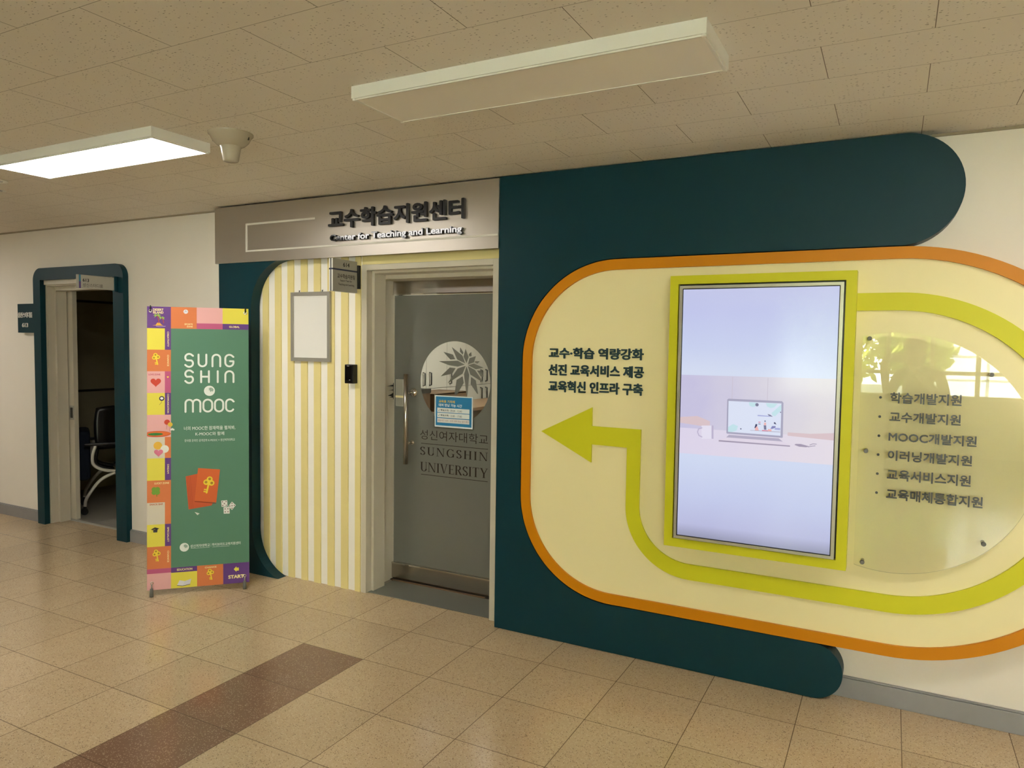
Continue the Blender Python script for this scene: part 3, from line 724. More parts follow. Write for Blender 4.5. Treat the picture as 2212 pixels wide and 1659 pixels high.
# ---- the wall-mounted screen in its lime surround
s = thing('display_screen', 'tall lit digital display in a lime green box surround on the yellow board', 'screen', (2.957, -0.13, 0.63))
MB().loops(WALL, [rect(2.552, 3.362, 0.629, 1.936), rect(2.592, 3.320, 0.670, 1.896)], 0.0925, M['green'], 0.180).build('screen_surround', s)
MB().box(2.592, 3.320, -0.150, -0.094, 0.670, 1.896, M['black']).build('screen_housing', s)
BZ = mat('silver_bezel', '#c4c0b5', 0.3, metal=0.55)
MB().loops(WALL, [rect(2.601, 3.313, 0.675, 1.887), rect(2.6145, 3.2995, 0.6885, 1.8735)], 0.150, BZ, 0.192).build('bezel', s)
MB().loops(WALL, [rect(2.6145, 3.2995, 0.6885, 1.8735), rect(2.6185, 3.2955, 0.6925, 1.8695)], 0.150, M['black'], 0.1885).build('inner_bezel', s)
scr = MB().box(2.6185, 3.2955, -0.187, -0.160, 0.6925, 1.8695, M['screen']).build('screen', s, loc=(2.6185, -0.187, 0.6925))
mb = MB(); SN = 0.1874
K = dict(wall=screen_ink('ink_wall', '#c6c2e0', '#dfdadf', 0, 0.02, 0.62), table=screen_ink('ink_table', '#dcd4ea', '#e4dce6', 0, 0, 0.68), warm=screen_ink('ink_warm', '#d9c3c8'), mug=screen_ink('ink_mug', '#e4dff0'), mugs=screen_ink('ink_mug_shade', '#bdb4cf'),
         lid=screen_ink('ink_lid', '#a9a7be'), lcd=screen_ink('ink_lcd', '#dbe2f5'), keys=screen_ink('ink_keys', '#b3adc3'), pale=screen_ink('ink_pale', '#e0d6e6'), grey=screen_ink('ink_grey', '#a59bb0'), mint=screen_ink('ink_mint', '#c3e2ea'), dk=screen_ink('ink_dark', '#7c7d99'), dk2=screen_ink('ink_navy', '#4a4c70'),
         pk=screen_ink('ink_pink', '#eeb6b4'), red=screen_ink('ink_red', '#dd7f97'), blu=screen_ink('ink_blue', '#a9aedd'), vio=screen_ink('ink_violet', '#8486b8'), sofa=screen_ink('ink_seam', '#cbc3d2'))
def pic(k, c, n): mb.loops(WALL, [PIC[k]], SN + n * 0.0002, K[c])
pic('wall', 'wall', 0); pic('table', 'table', 1)
for x in (2.856, 3.012): mb.loops(WALL, [rect(x, x + 0.003, 1.27, 1.463)], SN + 0.0002, K['sofa'])
mb.loops(WALL, [[(3.105, 1.207), (3.298, 1.199), (3.298, 1.232), (3.2, 1.222), (3.105, 1.222)]], SN + 0.0002, K['warm']).loops(WALL, [[(2.6185, 1.235), (2.76, 1.222), (2.76, 1.25), (2.70, 1.272), (2.6185, 1.262)]], SN + 0.0002, K['warm'])
pic('mug', 'mug', 2); mb.stroke(WALL, PIC['mugh'], 0.005, SN + 0.0004, K['mugs'])
mb.loops(WALL, [[PIC['mug'][1], PIC['mug'][2], (PIC['mug'][2][0] - 0.009, PIC['mug'][2][1]), (PIC['mug'][1][0] - 0.009, PIC['mug'][1][1])]], SN + 0.0006, K['mugs'])
pic('lid', 'lid', 3); pic('lcd', 'lcd', 4); pic('base', 'pale', 3); pic('keys', 'keys', 4); pic('edge', 'grey', 4)
for k in ('bl1', 'bl2', 'bl3', 'bl4'): pic(k, 'mint', 5)
(cx, cz), (rx, _) = PIC['cam']; mb.loops(WALL, [circle(cx, cz, rx - cx, 20)], SN + 0.0012, K['dk'])
for k in ('dot', 'dot2'):
    (cx, cz), (rx, _) = PIC[k]; mb.loops(WALL, [circle(cx, cz, rx - cx, 14)], SN + 0.0012, K['dk2'])
for k, c in (('beam', 'blu'), ('cap', 'dk'), ('gnd', 'grey'), ('redb', 'red'), ('orb', 'pk'), ('blub', 'blu'), ('p1', 'pk'), ('p1h', 'dk2'), ('p2', 'pk'), ('p2l', 'dk'), ('p2h', 'dk2'), ('p3', 'vio'), ('p3h', 'dk2'), ('bk1', 'red'), ('bk2', 'dk')): pic(k, c, 6)
pic('mouse', 'grey', 3); mb.stroke(WALL, PIC['mcord'], 0.003, SN + 0.0006, K['grey']); mb.stroke(WALL, PIC['mcord2'], 0.003, SN + 0.0006, K['grey'])
pc = mb.build('screen_picture', scr, loc=(2.6185, -0.187, 0.6925))

# ---- clear acrylic list panel on stand-offs
s = thing('acrylic_panel', 'clear half-round acrylic panel listing six services, on stand-offs right of the display', 'acrylic panel', (3.7, -0.12, 0.63))
A0 = math.degrees(math.acos((3.391 - RC) / 0.5185))
AL = arc(RC, 1.153, 0.5185, -A0, A0, 72)
MB().loops(WALL, [AL], 0.122, M['acrylic'], 0.130).build('clear_sheet', s)
for x, z in ((3.418, 1.646), (3.866, 1.503), (3.421, 1.157), (3.424, 0.666), (3.867, 0.809)):
    MB().tube([(x, -0.0922, z), (x, -0.138, z)], 0.0078, M['steel'], 20).tube([(x, -0.130, z), (x, -0.1355, z), (x, -0.139, z)], [0.0092, 0.0092, 0.0070], M['rubber'], 20).build('stand_off', s)
for body, x1, z0, z1, bz in (('학습개발지원', 3.767, 1.370, 1.417, 1.393), ('교수개발지원', 3.767, 1.289, 1.334, 1.310), ('MOOC개발지원', 3.826, 1.205, 1.249, 1.227), ('이러닝개발지원', 3.813, 1.124, 1.168, 1.145), ('교육서비스지원', 3.812, 1.039, 1.086, 1.062), ('교육매체통합지원', 3.857, 0.955, 1.002, 0.979)):
    MB().text(WALL, body, (3.506, x1, z0, z1), 0.1302, M['grey_text'], 0.134, bold=0.022).build('lettering', s)
    MB().loops(WALL, [circle(3.469, bz, 0.0055, 16)], 0.1302, M['grey_text'], 0.134).build('bullet_dot', s)

# ================================================================== banner stand
s = thing('banner_stand', 'tall green X-banner with a colourful board-game border standing in front of the striped wall', 'banner', (-0.33, -0.54, 0.0))
BU = Vector((0.695, 0.719, 0)).normalized(); BNn = Vector((0.719, -0.695, 0)).normalized()
B = Fr(Vector((-0.531, -0.743, 0)) - BU * 0.0165, BU, Vector((0, 0, 1)) - BNn * 0.085, BNn)
W_ = 0.5995
MB().obox(B, 0, W_, 0.036, 1.806, -0.0012, 0.0, ink('e6e4dc')).build('banner_sheet', s)
sheet = [c for c in s.children][0]
Cc = dict(g='547f66', p='633c80', y='ddd04a', o='d17744', k='dda6a2', m='b8567c', w='cfc6b2', t='e9dcae', d='23204a', yk='e8cd3a', r='c9502f')
mb = MB(); e = 0.0003
def R_(a, b, c, d_, k, n=1): mb.loops(B, [rect(a, b, c, d_)], e * n, ink(Cc.get(k, k)))
cx0, cx1, cx2, cx3 = 0.1367, 0.2875, 0.4420, W_
R_(cx0, W_, 0.1655, 1.669, 'g')
zr = [1.806, 1.669, 1.534, 1.398, 1.262, 1.125, 0.985, 0.853, 0.715, 0.577, 0.441, 0.303, 0.1655, 0.036]
sd = 0.1017
rows = ['pp', 'yp', 'oo', 'km', 'yp', 'kk', 'wo', 'yp', 'oo', 'wo', 'yp', 'oo', 'kk']
for i, (a, b2_) in enumerate(rows):
    R_(0, sd, zr[i + 1], zr[i], a); R_(sd, cx0, zr[i + 1], zr[i], b2_)
R_(0, cx0, 0.137, 0.1655, 'm', 2)
R_(cx0, cx1, 1.669, 1.806, 'o'); R_(cx1, cx2, 1.705, 1.806, 'k'); R_(cx1, cx2, 1.669, 1.705, 'm'); R_(cx2, W_, 1.705, 1.806, 'y'); R_(cx2, W_, 1.669, 1.705, 'p')
R_(cx0, cx1, 0.134, 0.1655, 'p'); R_(cx0, cx1, 0.036, 0.134, 'y'); R_(cx1, cx2, 0.036, 0.1655, 'o'); R_(cx2, W_, 0.036, 0.1655, 'p')
mb.build('game_border', sheet)
# small pictures on the tiles (plain objects only)
mb = MB()
def key(cx, cz, k, rot=-18, n=3, col='yk', bg='a8822a'):
    a = math.radians(rot); ca, sa = math.cos(a), math.sin(a)
    def q(x, y): return (cx + k * (x * ca - y * sa), cz + k * (x * sa + y * ca))
    for x, y in ((-0.30, 0.10), (0.30, 0.10), (0, 0.52)): mb.loops(B, [circle(*q(x, y), 0.34 * k, 24)], e * n, ink(Cc[col]))
    for x, y in ((-0.33, 0.10), (0.33, 0.10), (0, 0.55)): mb.loops(B, [circle(*q(x, y), 0.16 * k, 18)], e * (n + 1), ink(bg))
    mb.stroke(B, [q(0, 0), q(0, -1.15)], 0.20 * k, e * (n + .5), ink(Cc[col]))
    for y in (-0.80, -1.05): mb.stroke(B, [q(0, y), q(-0.32, y)], 0.16 * k, e * (n + .7), ink(Cc[col]))
def done(name):
    global mb
    mb.build(name, sheet); mb = MB()
for a_, b_, c_ in ((0.052, 1.482, 0.036), (0.055, 0.255, 0.036), (0.366, 0.112, 0.034)):
    key(a_, b_, c_, 12); done('key_print')
# desert island
mb.loops(B, [[(0.030, 1.686), (0.050, 1.690), (0.058, 1.704), (0.072, 1.705), (0.085, 1.690), (0.094, 1.686)]], e * 3, ink('dba53a'))
mb.stroke(B, [(0.052, 1.683), (0.075, 1.679), (0.105, 1.683)], 0.003, e * 3, ink('b9a6cf'))
for x, z, t in ((0.058, 1.750, 0.024), (0.085, 1.735, 0.018)):
    mb.stroke(B, [(x + 0.010, 1.703), (x + 0.008, (1.703 + z) / 2), (x, z)], 0.005, e * 3, ink('a4483f'))
    for a in (20, 65, 120, 165, 215, -30):
        c_, s_ = math.cos(math.radians(a)) * t, math.sin(math.radians(a)) * t * 0.7
        mb.loops(B, [[(x, z), (x + c_ * .5 - s_ * .15, z + s_ * .5 + .004), (x + c_, z + s_ - .004), (x + c_ * .5 + s_ * .1, z + s_ * .5 - .005)]], e * 4, ink('8db04a'))
done('palm_island_print')
# ball
mb.loops(B, [circle(0.2235, 1.778, 0.0135, 24)], e * 3, ink('d9d8dc')); mb.stroke(B, [(0.214, 1.774), (0.2235, 1.779), (0.233, 1.776)], 0.0015, e * 4, ink('55557a')); mb.stroke(B, [(0.2235, 1.779), (0.223, 1.789)], 0.0015, e * 4, ink('55557a'))
done('ball_print')
# hearts and balloons
def heart(cx, cz, k, h, n=3):
    P = []
    for i in range(40):
        a = 2 * math.pi * i / 40
        P.append((cx + k * 16 * math.sin(a) ** 3 / 16, cz + k * (13 * math.cos(a) - 5 * math.cos(2 * a) - 2 * math.cos(3 * a) - math.cos(4 * a)) / 16))
    mb.loops(B, [P], e * n, ink(h))
heart(0.050, 1.330, 0.030, 'c4432f'); done('heart_print'); heart(0.119, 1.362, 0.006, 'e8cd3a'); done('heart_print')
mb.loops(B, [circle(0.084, 1.227, 0.0150, 24)], e * 3, ink(Cc['d'])).loops(B, [ellipse(0.084, 1.228, 0.009, 0.008)], e * 4, ink('e2e0dc')).stroke(B, [(0.084, 1.212), (0.080, 1.198), (0.070, 1.188)], 0.0016, e * 3, ink(Cc['d']))
done('speech_balloon_print')
mb.loops(B, [[(max(a, 0.0), b) for a, b in ellipse(0.060, 1.005, 0.0755, 0.019)]], e * 2, ink('a03f22')).loops(B, [[(max(a, 0.0), b) for a, b in ellipse(0.060, 1.006, 0.0735, 0.0165)]], e * 3, ink('d8692e')).loops(B, [ellipse(0.048, 1.004, 0.043, 0.0085)], e * 4, ink('2f7a38'))
for x, z, r_, h in ((0.1145, 1.078, 0.0165, 'c0432a'), (0.1325, 1.063, 0.0140, 'd9b53c')):
    mb.stroke(B, [(x, z), (x - 0.003, z - 0.045)], 0.0014, e * 5, ink('8a4a3a')).loops(B, [circle(x, z, r_, 24)], e * 6, ink(h))
done('golf_green_print')
for x, z, r_ in ((0.138, 1.031, .0055), (0.145, 1.033, .007), (0.152, 1.030, .0055)): mb.loops(B, [circle(x, z, r_, 14)], e * 6, ink('d9d9d2'))
done('cloud_print')
mb.loops(B, [circle(0.0615, 0.932, 0.0245, 28)], e * 3, ink('dfae3e')).loops(B, [circle(0.1010, 0.910, 0.0240, 28)], e * 4, ink('dcdcd0')); heart(0.066, 0.888, 0.026, 'd4758c', 5)
done('balloons_print')
# four-leaf clover, graduation cap, open book, round fruit
for a in (45, 135, 225, 315): mb.loops(B, [circle(0.050 + 0.014 * math.cos(math.radians(a)), 0.650 + 0.014 * math.sin(math.radians(a)), 0.0145, 20)], e * 3, ink('6f9a34'))
mb.stroke(B, [(0.051, 0.640), (0.056, 0.615)], 0.004, e * 2, ink('6f9a34'))
done('clover_print')
mb.loops(B, [[(0.022, 0.412), (0.045, 0.424), (0.070, 0.416), (0.046, 0.402)]], e * 4, ink('26252c')).loops(B, [[(0.034, 0.410), (0.060, 0.410), (0.058, 0.392), (0.036, 0.392)]], e * 3, ink('34323a')).stroke(B, [(0.046, 0.413), (0.026, 0.405), (0.025, 0.390)], 0.0016, e * 5, ink('c9a83a'))
done('graduation_cap_print')
mb.loops(B, [[(0.172, 0.055), (0.186, 0.084), (0.216, 0.076), (0.204, 0.049)]], e * 3, ink('d9d7dc')).loops(B, [[(0.204, 0.049), (0.216, 0.076), (0.254, 0.088), (0.246, 0.056)]], e * 3, ink('cfcdd6')).stroke(B, [(0.172, 0.053), (0.204, 0.047), (0.246, 0.054)], 0.003, e * 4, ink('3b3560'))
done('open_book_print')
# loose cards, dice and a paper plane on the green field
mb.loops(B, [[(0.2215, 0.733), (0.292, 0.747), (0.292, 0.577), (0.382, 0.560), (0.374, 0.5415), (0.2385, 0.524)]], e * 2, ink('c4562a'))
for k in (.008, .017, .026): mb.stroke(B, [(0.2215 + k, 0.733 + k * .25), (0.2385 + k, 0.526)], 0.0012, e * 3, ink('9c3f1c'))
mb.loops(B, [[(0.2735, 0.574), (0.400, 0.556), (0.400, 0.552), (0.275, 0.570)]], e * 3, ink('84381c'))
mb.loops(B, [[(0.2945, 0.783), (0.4245, 0.769), (0.4015, 0.559), (0.2735, 0.577)]], e * 4, ink('d0622c'))
key(0.357, 0.683, 0.052, -12, 5)
done('playing_cards_print')
for P, dots in (([(0.4305, .569), (.467, .570), (.469, .530), (.4335, .529)], [(.5, .5), (.2, .2), (.8, .2), (.2, .8), (.8, .8)]), ([(.4955, .5595), (.519, .5355), (.4955, .506), (.4735, .531)], [(.5, .5), (.2, .2), (.8, .2), (.2, .8), (.8, .8)]), ([(.4445, .5265), (.4805, .5265), (.4815, .484), (.446, .485)], [(.27, .27), (.73, .27), (.27, .73), (.73, .73)])):
    mb.loops(B, [P], e * (4 if P[0][0] < .44 else 3), ink('dedbd4'))
    for a, b_ in dots:
        x = (P[0][0] * (1 - a) + P[1][0] * a) * (1 - b_) + (P[3][0] * (1 - a) + P[2][0] * a) * b_; z = (P[0][1] * (1 - a) + P[1][1] * a) * (1 - b_) + (P[3][1] * (1 - a) + P[2][1] * a) * b_
        mb.loops(B, [circle(x, z, 0.0034, 10)], e * 5, ink('5a3324'))
done('dice_print')
mb.loops(B, [[(0.2735, 0.506), (0.303, 0.495), (0.290, 0.485)]], e * 3, ink('d5d8cf'))
done('paper_plane_print')
mb.loops(B, [[(0.505, 0.126), (0.5215, 0.144), (0.5215, 0.135), (0.536, 0.135), (0.536, 0.1155), (0.5215, 0.1155), (0.5215, 0.108)]], e * 3, ink(Cc['y']))
done('arrow_print')
# big rounded title letters drawn as strokes
mb = MB(); wt = ink('dfe3db')
def St(P, n=3): mb.stroke(B, P, 0.0115, e * n, wt)
def letter(c, a, b, z0, z1):
    h = 0.00575; a += h; b -= h; z0 += h; z1 -= h; w = b - a; r = min(w / 2, (z1 - z0) / 2); mz = (z0 + z1) / 2; cx = (a + b) / 2
    if c == 'S': q = (z1 - z0) / 4; St([(b, z1 - q * .45)] + arc(cx, z1 - q, w / 2, 55, 180, 10)[0:] + arc(cx, z1 - q, w / 2, 180, 235, 5)[1:] + arc(cx, z0 + q, w / 2, 55, 0, 5) + arc(cx, z0 + q, w / 2, 0, -125, 10)[1:] + [(a, z0 + q * .45)])
    elif c == 'U': St([(a, z1)] + arc(cx, z0 + r, r, 180, 360, 14) + [(b, z1)])
    elif c == 'n': St([(a, z0)] + arc(cx, z1 - r, r, 180, 0, 14) + [(b, z0)])
    elif c == 'G': St([(b, z1 - r * .55)] + arc(cx, z1 - r, r, 40, 180, 12) + arc(cx, z0 + r, r, 180, 360, 14) + [(b, mz - .004), (cx + .004, mz - .004)])
    elif c == 'H': St([(a, z0), (a, z1)]); St([(b, z0), (b, z1)]); St([(a, mz), (b, mz)])
    elif c == 'I': St([(cx, z0), (cx, z1)])
    elif c == 'O': St(arc(cx, z1 - r, r, 0, 180, 14) + arc(cx, z0 + r, r, 180, 360, 14) + [(b, z1 - r)])
    elif c == 'C': St([(b, z1 - r * .6)] + arc(cx, z1 - r, r, 30, 180, 12) + arc(cx, z0 + r, r, 180, 330, 12))
    elif c == 'm': q = w / 4; St([(a, z0)] + arc(a + q, z1 - q, q, 180, 0, 12) + [(cx, z0)]); St([(cx, z1 - q)] + arc(cx + q, z1 - q, q, 180, 0, 12) + [(b, z0)])
for c, a, b in (('S', .2145, .2710), ('U', .2925, .3500), ('n', .3750, .4330), ('G', .4520, .5125)): letter(c, a, b, 1.4245, 1.511)
for c, a, b in (('S', .2145, .2710), ('H', .3075, .3650), ('I', .4060, .4180), ('n', .4520, .5125)): letter(c, a, b, 1.323, 1.405)
for c, a, b in (('m', .2155, .3140), ('O', .3205, .3840), ('O', .3890, .4500), ('C', .4555, .5135)): letter(c, a, b, 1.135, 1.223)
done('title_lettering')
mb.loops(B, [circle(0.3625, 1.2735, 0.0325, 40)], e * 4, wt)
for p_ in PETALS: mb.loops(B, [[(0.3625 + 0.004 + x * 0.026, 1.2735 + y * 0.026) for x, y in p_]], e * 5, ink(Cc['g']))
done('emblem_print')
mb.loops(B, [circle(0.2135, 0.288, 0.0270, 36)], e * 3, wt)
for p_ in PETALS: mb.loops(B, [[(0.2135 + 0.003 + x * 0.022, 0.288 + y * 0.022) for x, y in p_]], e * 4, ink(Cc['g']))
done('emblem_print')
mb.text(B, '너의 MOOC한 잠재력을 펼쳐봐,', (.2125, .517, 1.0230, 1.049), e * 3, wt, bold=0.006).text(B, 'K-MOOC와 함께', (.279, .450, .988, 1.0115), e * 3, wt, bold=0.006)
mb.text(B, '한국형 온라인 공개강좌 K-MOOC × 성신여자대학교', (.2155, .5145, .950, .967), e * 3, wt)
done('slogan_lettering')
mb.text(B, '성신여자대학교', (.248, .363, .2825, .302), e * 3, wt, bold=0.01).text(B, '하이브리드교육지원센터', (.376, .5465, .2830, .302), e * 3, wt, bold=0.01).loops(B, [rect(.3690, .3700, .280, .303)], e * 3, wt).loops(B, [rect(.250, .362, .2770, .2785)], e * 3, wt).loops(B, [rect(.377, .480, .2770, .2785)], e * 3, wt)
done('lettering')
T = ink('e9d79a')
for s_, bx in (('DESERT', (.034, .094, 1.7785, 1.7935)), ('ISLAND', (.034, .094, 1.7610, 1.7760)), ('SPORTS', (.2155, .2640, 1.6925, 1.7030)), ('ZONE', (.229, .264, 1.678, 1.688)), ('GLOBAL', (.481, .545, 1.680, 1.693)),
               ('EDUCATION', (.171, .260, .1435, .157)), ('CHANCE', (.333, .402, .1455, .1560)), ('LUCKY ZONE', (.042, .126, .691, .703))): mb.text(B, s_, bx, e * 3, T, bold=0.03); done('tile_lettering')
mb.text(B, 'START', (.472, .567, .067, .090), e * 3, T, bold=0.05)
done('start_lettering'); mb.text(B, 'LOVE ZONE', (.009, .076, 1.373, 1.383), e * 3, ink('b0405a'), bold=0.02); done('tile_lettering'); mb.text(B, 'SNACK BAR', (.015, .091, .561, .572), e * 3, ink('b0502f'), bold=0.02); done('tile_lettering')
for s_, z1, z0 in (('CREATIVITY', 1.649, 1.553), ('CHANCE', 1.502, 1.430), ('COMMUNICATION', 1.256, 1.135), ('DREAM', .814, .755), ('SPECIALIST', .421, .328), ('CHANCE', .274, .202)):
    mb.text(B, s_, (.1150, .1255, z0, z1), e * 3, T, bold=0.025, rot=-90); done('tile_lettering')
# the stand: four arms from a hub behind to the corners, hooks, feet and a rear leg
hub = B(W_ / 2, 0.86, -0.11)
for u_, z_ in ((0.02, 1.80), (W_ - 0.02, 1.80)):
    a = MB().tube([hub, B(u_, z_ + 0.004, -0.006)], 0.006, M['black'], 10).build('stand_arm', s)
    MB().tube([B(u_, z_ - 0.002, -0.004), B(u_, z_ + 0.010, 0.004), B(u_, z_ - 0.004, 0.010), B(u_, z_ - 0.018, 0.006)], 0.0035, M['black'], 8).lathe(B(u_, z_ - 0.022, 0.0006), [(0.005, 0.0), (0.011, 0.0), (0.011, 0.003), (0.005, 0.003), (0.005, 0.0)], M['chrome'], 20, BNn).build('corner_hook', a)
for u_ in (0.028, W_ - 0.028):
    ft = B(u_, 0.012, 0.020); ft.z = 0.008
    a = MB().tube([hub, B(u_, 0.030, -0.010), ft], 0.006, M['black'], 10).build('stand_arm', s)
    tp = B(u_, 0.050, 0.016)
    MB().tube([ft - Vector((0, 0, 0.008)), ft + (tp - ft) * 0.35, tp], [0.0115, 0.0115, 0.009], M['rubber'], 14).build('rubber_foot', a)
    MB().tube([B(u_, 0.050, 0.016), B(u_, 0.066, 0.012), B(u_, 0.074, 0.006)], 0.004, M['alu'], 8).lathe(B(u_, 0.080, 0.0006), [(0.005, 0.0), (0.010, 0.0), (0.010, 0.003), (0.005, 0.003), (0.005, 0.0)], M['chrome'], 20, BNn).build('corner_hook', a)
rf = B(W_ / 2, 0.02, -0.42); rf.z = 0.006
MB().tube([hub, rf], 0.006, M['black'], 10).build('rear_leg', s)

# ================================================================== ceiling lights and fittings
def ceiling_light(label, x, y, lit, group=None, z=CZ, dm=None):
    s = thing('ceiling_light', label, 'ceiling light', (x, y, z), group)
    hx, hy, h = 0.632, 0.152, 0.047
    Fz = Fr((x, y, z), (1, 0, 0), (0, 1, 0), (0, 0, -1))
    mb = MB().loops(Fz, [rect(-hx, hx, -hy, hy), rect(-hx + .010, hx - .010, -hy + .010, hy - .010)], 0.0, M['lamp_body'], h - 0.004)
    mb.build('lamp_housing', s)
    r = MB()
    Fz = Fr((x, y, z - h - 0.001), (1, 0, 0), (0, 1, 0), (0, 0, -1))
    r.loops(Fz, [rect(-hx + .006, hx - .006, -hy + .006, hy - .006), rect(-hx + .014, hx - .014, -hy + .014, hy - .014)], -0.006, M['lamp_body'], 0.0)
    for a in (-1, 1):
        for b_ in (-1, 1): r.lathe((x + a * (hx - .008), y + b_ * (hy - .008), z - h - 0.002), [(0.0, 0.0), (0.007, 0.0), (0.007, 0.010)], M['lamp_body'], 14)
    r.build('diffuser_rim', s)
    MB().box(x - hx + .014, x + hx - .014, y - hy + .014, y + hy - .014, z - h + 0.001, z - h + 0.004, dm or (M['lamp_on'] if lit else M['lamp_off'])).build('diffuser', s)
    return s
ceiling_light('switched-off flat ceiling light nearest the camera, above the teal panel', 2.385, -1.398, False)
ceiling_light('lit white rectangular ceiling light glowing at the upper left', 0.021, -1.398, True)
ceiling_light('switched-on ceiling light beyond the right edge, lighting the yellow board', 4.75, -1.398, True)
ceiling_light('switched-off ceiling light over the study room door, beyond the left edge', -2.344, -1.398, False)
ceiling_light('lit ceiling light farthest left along the corridor, out of the picture', -4.22, -1.398, True)
ceiling_light('lit ceiling light inside the office behind the frosted glass', 0.9, 2.2, True, z=2.5, dm=M['lamp_on_office'])

DET = mat('beige_detector', '#b8ae98', 0.25)  # white casing; its backlit shade is put into the colour
x, y = 0.872, -1.318
s = thing('smoke_detector', 'white cone-shaped ceiling detector right of the lit ceiling light', 'detector', (x, y, CZ))
MB().lathe((x, y, CZ), [(0.096, 0.0), (0.096, -0.006), (0.088, -0.014), (0.078, -0.034), (0.062, -0.050), (0.044, -0.058)], DET, 40).build('base_flange', s)
MB().lathe((x, y, CZ), [(0.046, -0.056), (0.042, -0.066), (0.033, -0.118), (0.030, -0.123), (0.0, -0.124)], DET, 36).build('sensor_body', s)
for a in (20, 200): MB().box(x + 0.083 * math.cos(math.radians(a)) - .003, x + 0.083 * math.cos(math.radians(a)) + .003, y + 0.083 * math.sin(math.radians(a)) - .003, y + 0.083 * math.sin(math.radians(a)) + .003, CZ - .030, CZ - .016, M['dark_line']).build('vent_slot', s)
x, y = -1.185, -1.255
s = thing('ceiling_sensor', 'round recessed ceiling fitting cut by the left edge of the picture', 'sensor', (x, y, CZ))
MB().lathe((x, y, CZ), [(0.058, -0.001), (0.082, -0.001), (0.080, -0.007), (0.060, -0.006), (0.058, -0.001)], M['lamp_body'], 36).build('trim_ring', s)
MB().lathe((x, y, CZ), [(0.0, -0.003), (0.058, -0.003)], M['alu'], 36).build('lens', s)
x, y = -1.47, -1.075
s = thing('sprinkler_head', 'tiny dark sprinkler opening in a pale ring at the left edge of the ceiling', 'sprinkler', (x, y, CZ))
MB().lathe((x, y, CZ), [(0.026, -0.001), (0.044, -0.001), (0.042, -0.005), (0.028, -0.004), (0.026, -0.001)], M['lamp_body'], 30).build('trim_ring', s)
MB().lathe((x, y, CZ), [(0.0, -0.002), (0.026, -0.002)], M['black'], 30).build('opening', s)

# ================================================================== study room furniture
def curve(P, n=8):
    out = []
    for i in range(len(P) - 1):
        p0, p1, p2, p3 = (Vector(P[max(i - 1, 0)]), Vector(P[i]), Vector(P[i + 1]), Vector(P[min(i + 2, len(P) - 1)]))
        for k in range(n):
            t = k / n
            out.append(0.5 * ((2 * p1) + (-p0 + p2) * t + (2 * p0 - 5 * p1 + 4 * p2 - p3) * t * t + (-p0 + 3 * p1 - 3 * p2 + p3) * t ** 3))
    out.append(Vector(P[-1])); return out
def nesting_chair(label, origin, heading, group):
    """x = along the side frame, y = away, z = up"""
    s = thing('office_chair', label, 'chair', (0, 0, 0), group)
    for yy in (0.0, 0.46):
        f = MB().tube(curve([(0, yy, 0.075), (0.02, yy, 0.16), (0.13, yy, 0.31), (0.27, yy, 0.375)]), 0.014, M['grey_tube'], 12)
        f.tube(curve([(0.27, yy, 0.375), (0.40, yy, 0.33), (0.50, yy, 0.18), (0.52, yy, 0.075)]), 0.014, M['grey_tube'], 12)
        f.tube(curve([(0.27, yy, 0.378), (0.15, yy, 0.40), (0.075, yy, 0.45), (0.065, yy, 0.53), (0.09, yy, 0.625)]), 0.015, M['grey_tube'], 12)
        f.build('side_frame', s)
        MB().tube([(0.27, yy - 0.022, 0.375), (0.27, yy + 0.022, 0.375)], 0.027, M['black'], 18).build('frame_hub', s)
        MB().box(0.0, 0.26, yy - 0.025, yy + 0.025, 0.625, 0.650, M['black']).build('armrest', s, bevel=0.008)
        for xx in (0.0, 0.52):
            MB().tube([(xx - 0.004, yy - 0.020, 0.030), (xx - 0.004, yy - 0.004, 0.030)], 0.030, M['black'], 20).tube([(xx - 0.004, yy + 0.004, 0.030), (xx - 0.004, yy + 0.020, 0.030)], 0.030, M['black'], 20).tube([(xx, yy, 0.040), (xx, yy, 0.085)], 0.012, M['black'], 12).build('caster', s)
    MB().tube([(0.27, 0, 0.375), (0.27, 0.46, 0.375)], 0.014, M['black'], 12).build('cross_bar', s)
    st = MB()
    st.tube(curve([(0.24, 0.12, 0.38), (0.10, 0.12, 0.44), (0.11, 0.13, 0.60), (0.14, 0.14, 0.80)]), 0.016, M['black'], 10).tube(curve([(0.24, 0.34, 0.38), (0.10, 0.34, 0.44), (0.11, 0.33, 0.60), (0.14, 0.32, 0.80)]), 0.016, M['black'], 10)
    st.build('back_post', s)
    n = 10; vs = []; fs = []
    for i in range(n + 1):
        z = 0.58 + 0.40 * i / n
        for j in range(n + 1):
            u = j / n
            vs.append((0.10 + 0.34 * u - 0.02 * math.sin(math.pi * i / n), 0.10 + 0.16 * u - 0.05 * math.sin(math.pi * u), z - 0.02 * (2 * u - 1) ** 2 * (i / n)))
    fs = [(i * (n + 1) + j, i * (n + 1) + j + 1, (i + 1) * (n + 1) + j + 1, (i + 1) * (n + 1) + j) for i in range(n) for j in range(n)]
    b_ = MB().add(vs, fs, M['black'], True).build('backrest', s)
    md = b_.modifiers.new('thickness', 'SOLIDIFY'); md.thickness = 0.022
    MB().box(-0.06, 0.05, 0.05, 0.42, 0.30, 0.76, M['navy_fabric']).build('seat', s, bevel=0.035)
    s.location = origin; s.rotation_euler = (0, 0, heading)
    return s
nesting_chair('black and navy office chair on casters just inside the dark study room doorway', (-2.925, 0.33, 0.0), math.radians(58.7), None)
s = thing('study_table', 'dark table edge behind the office chair in the unlit study room', 'table', (-3.7, 1.75, 0.0))
MB().box(-3.96, -3.1, 1.45, 2.3, 0.70, 0.73, M['dark_room']).build('tabletop', s, bevel=0.003)
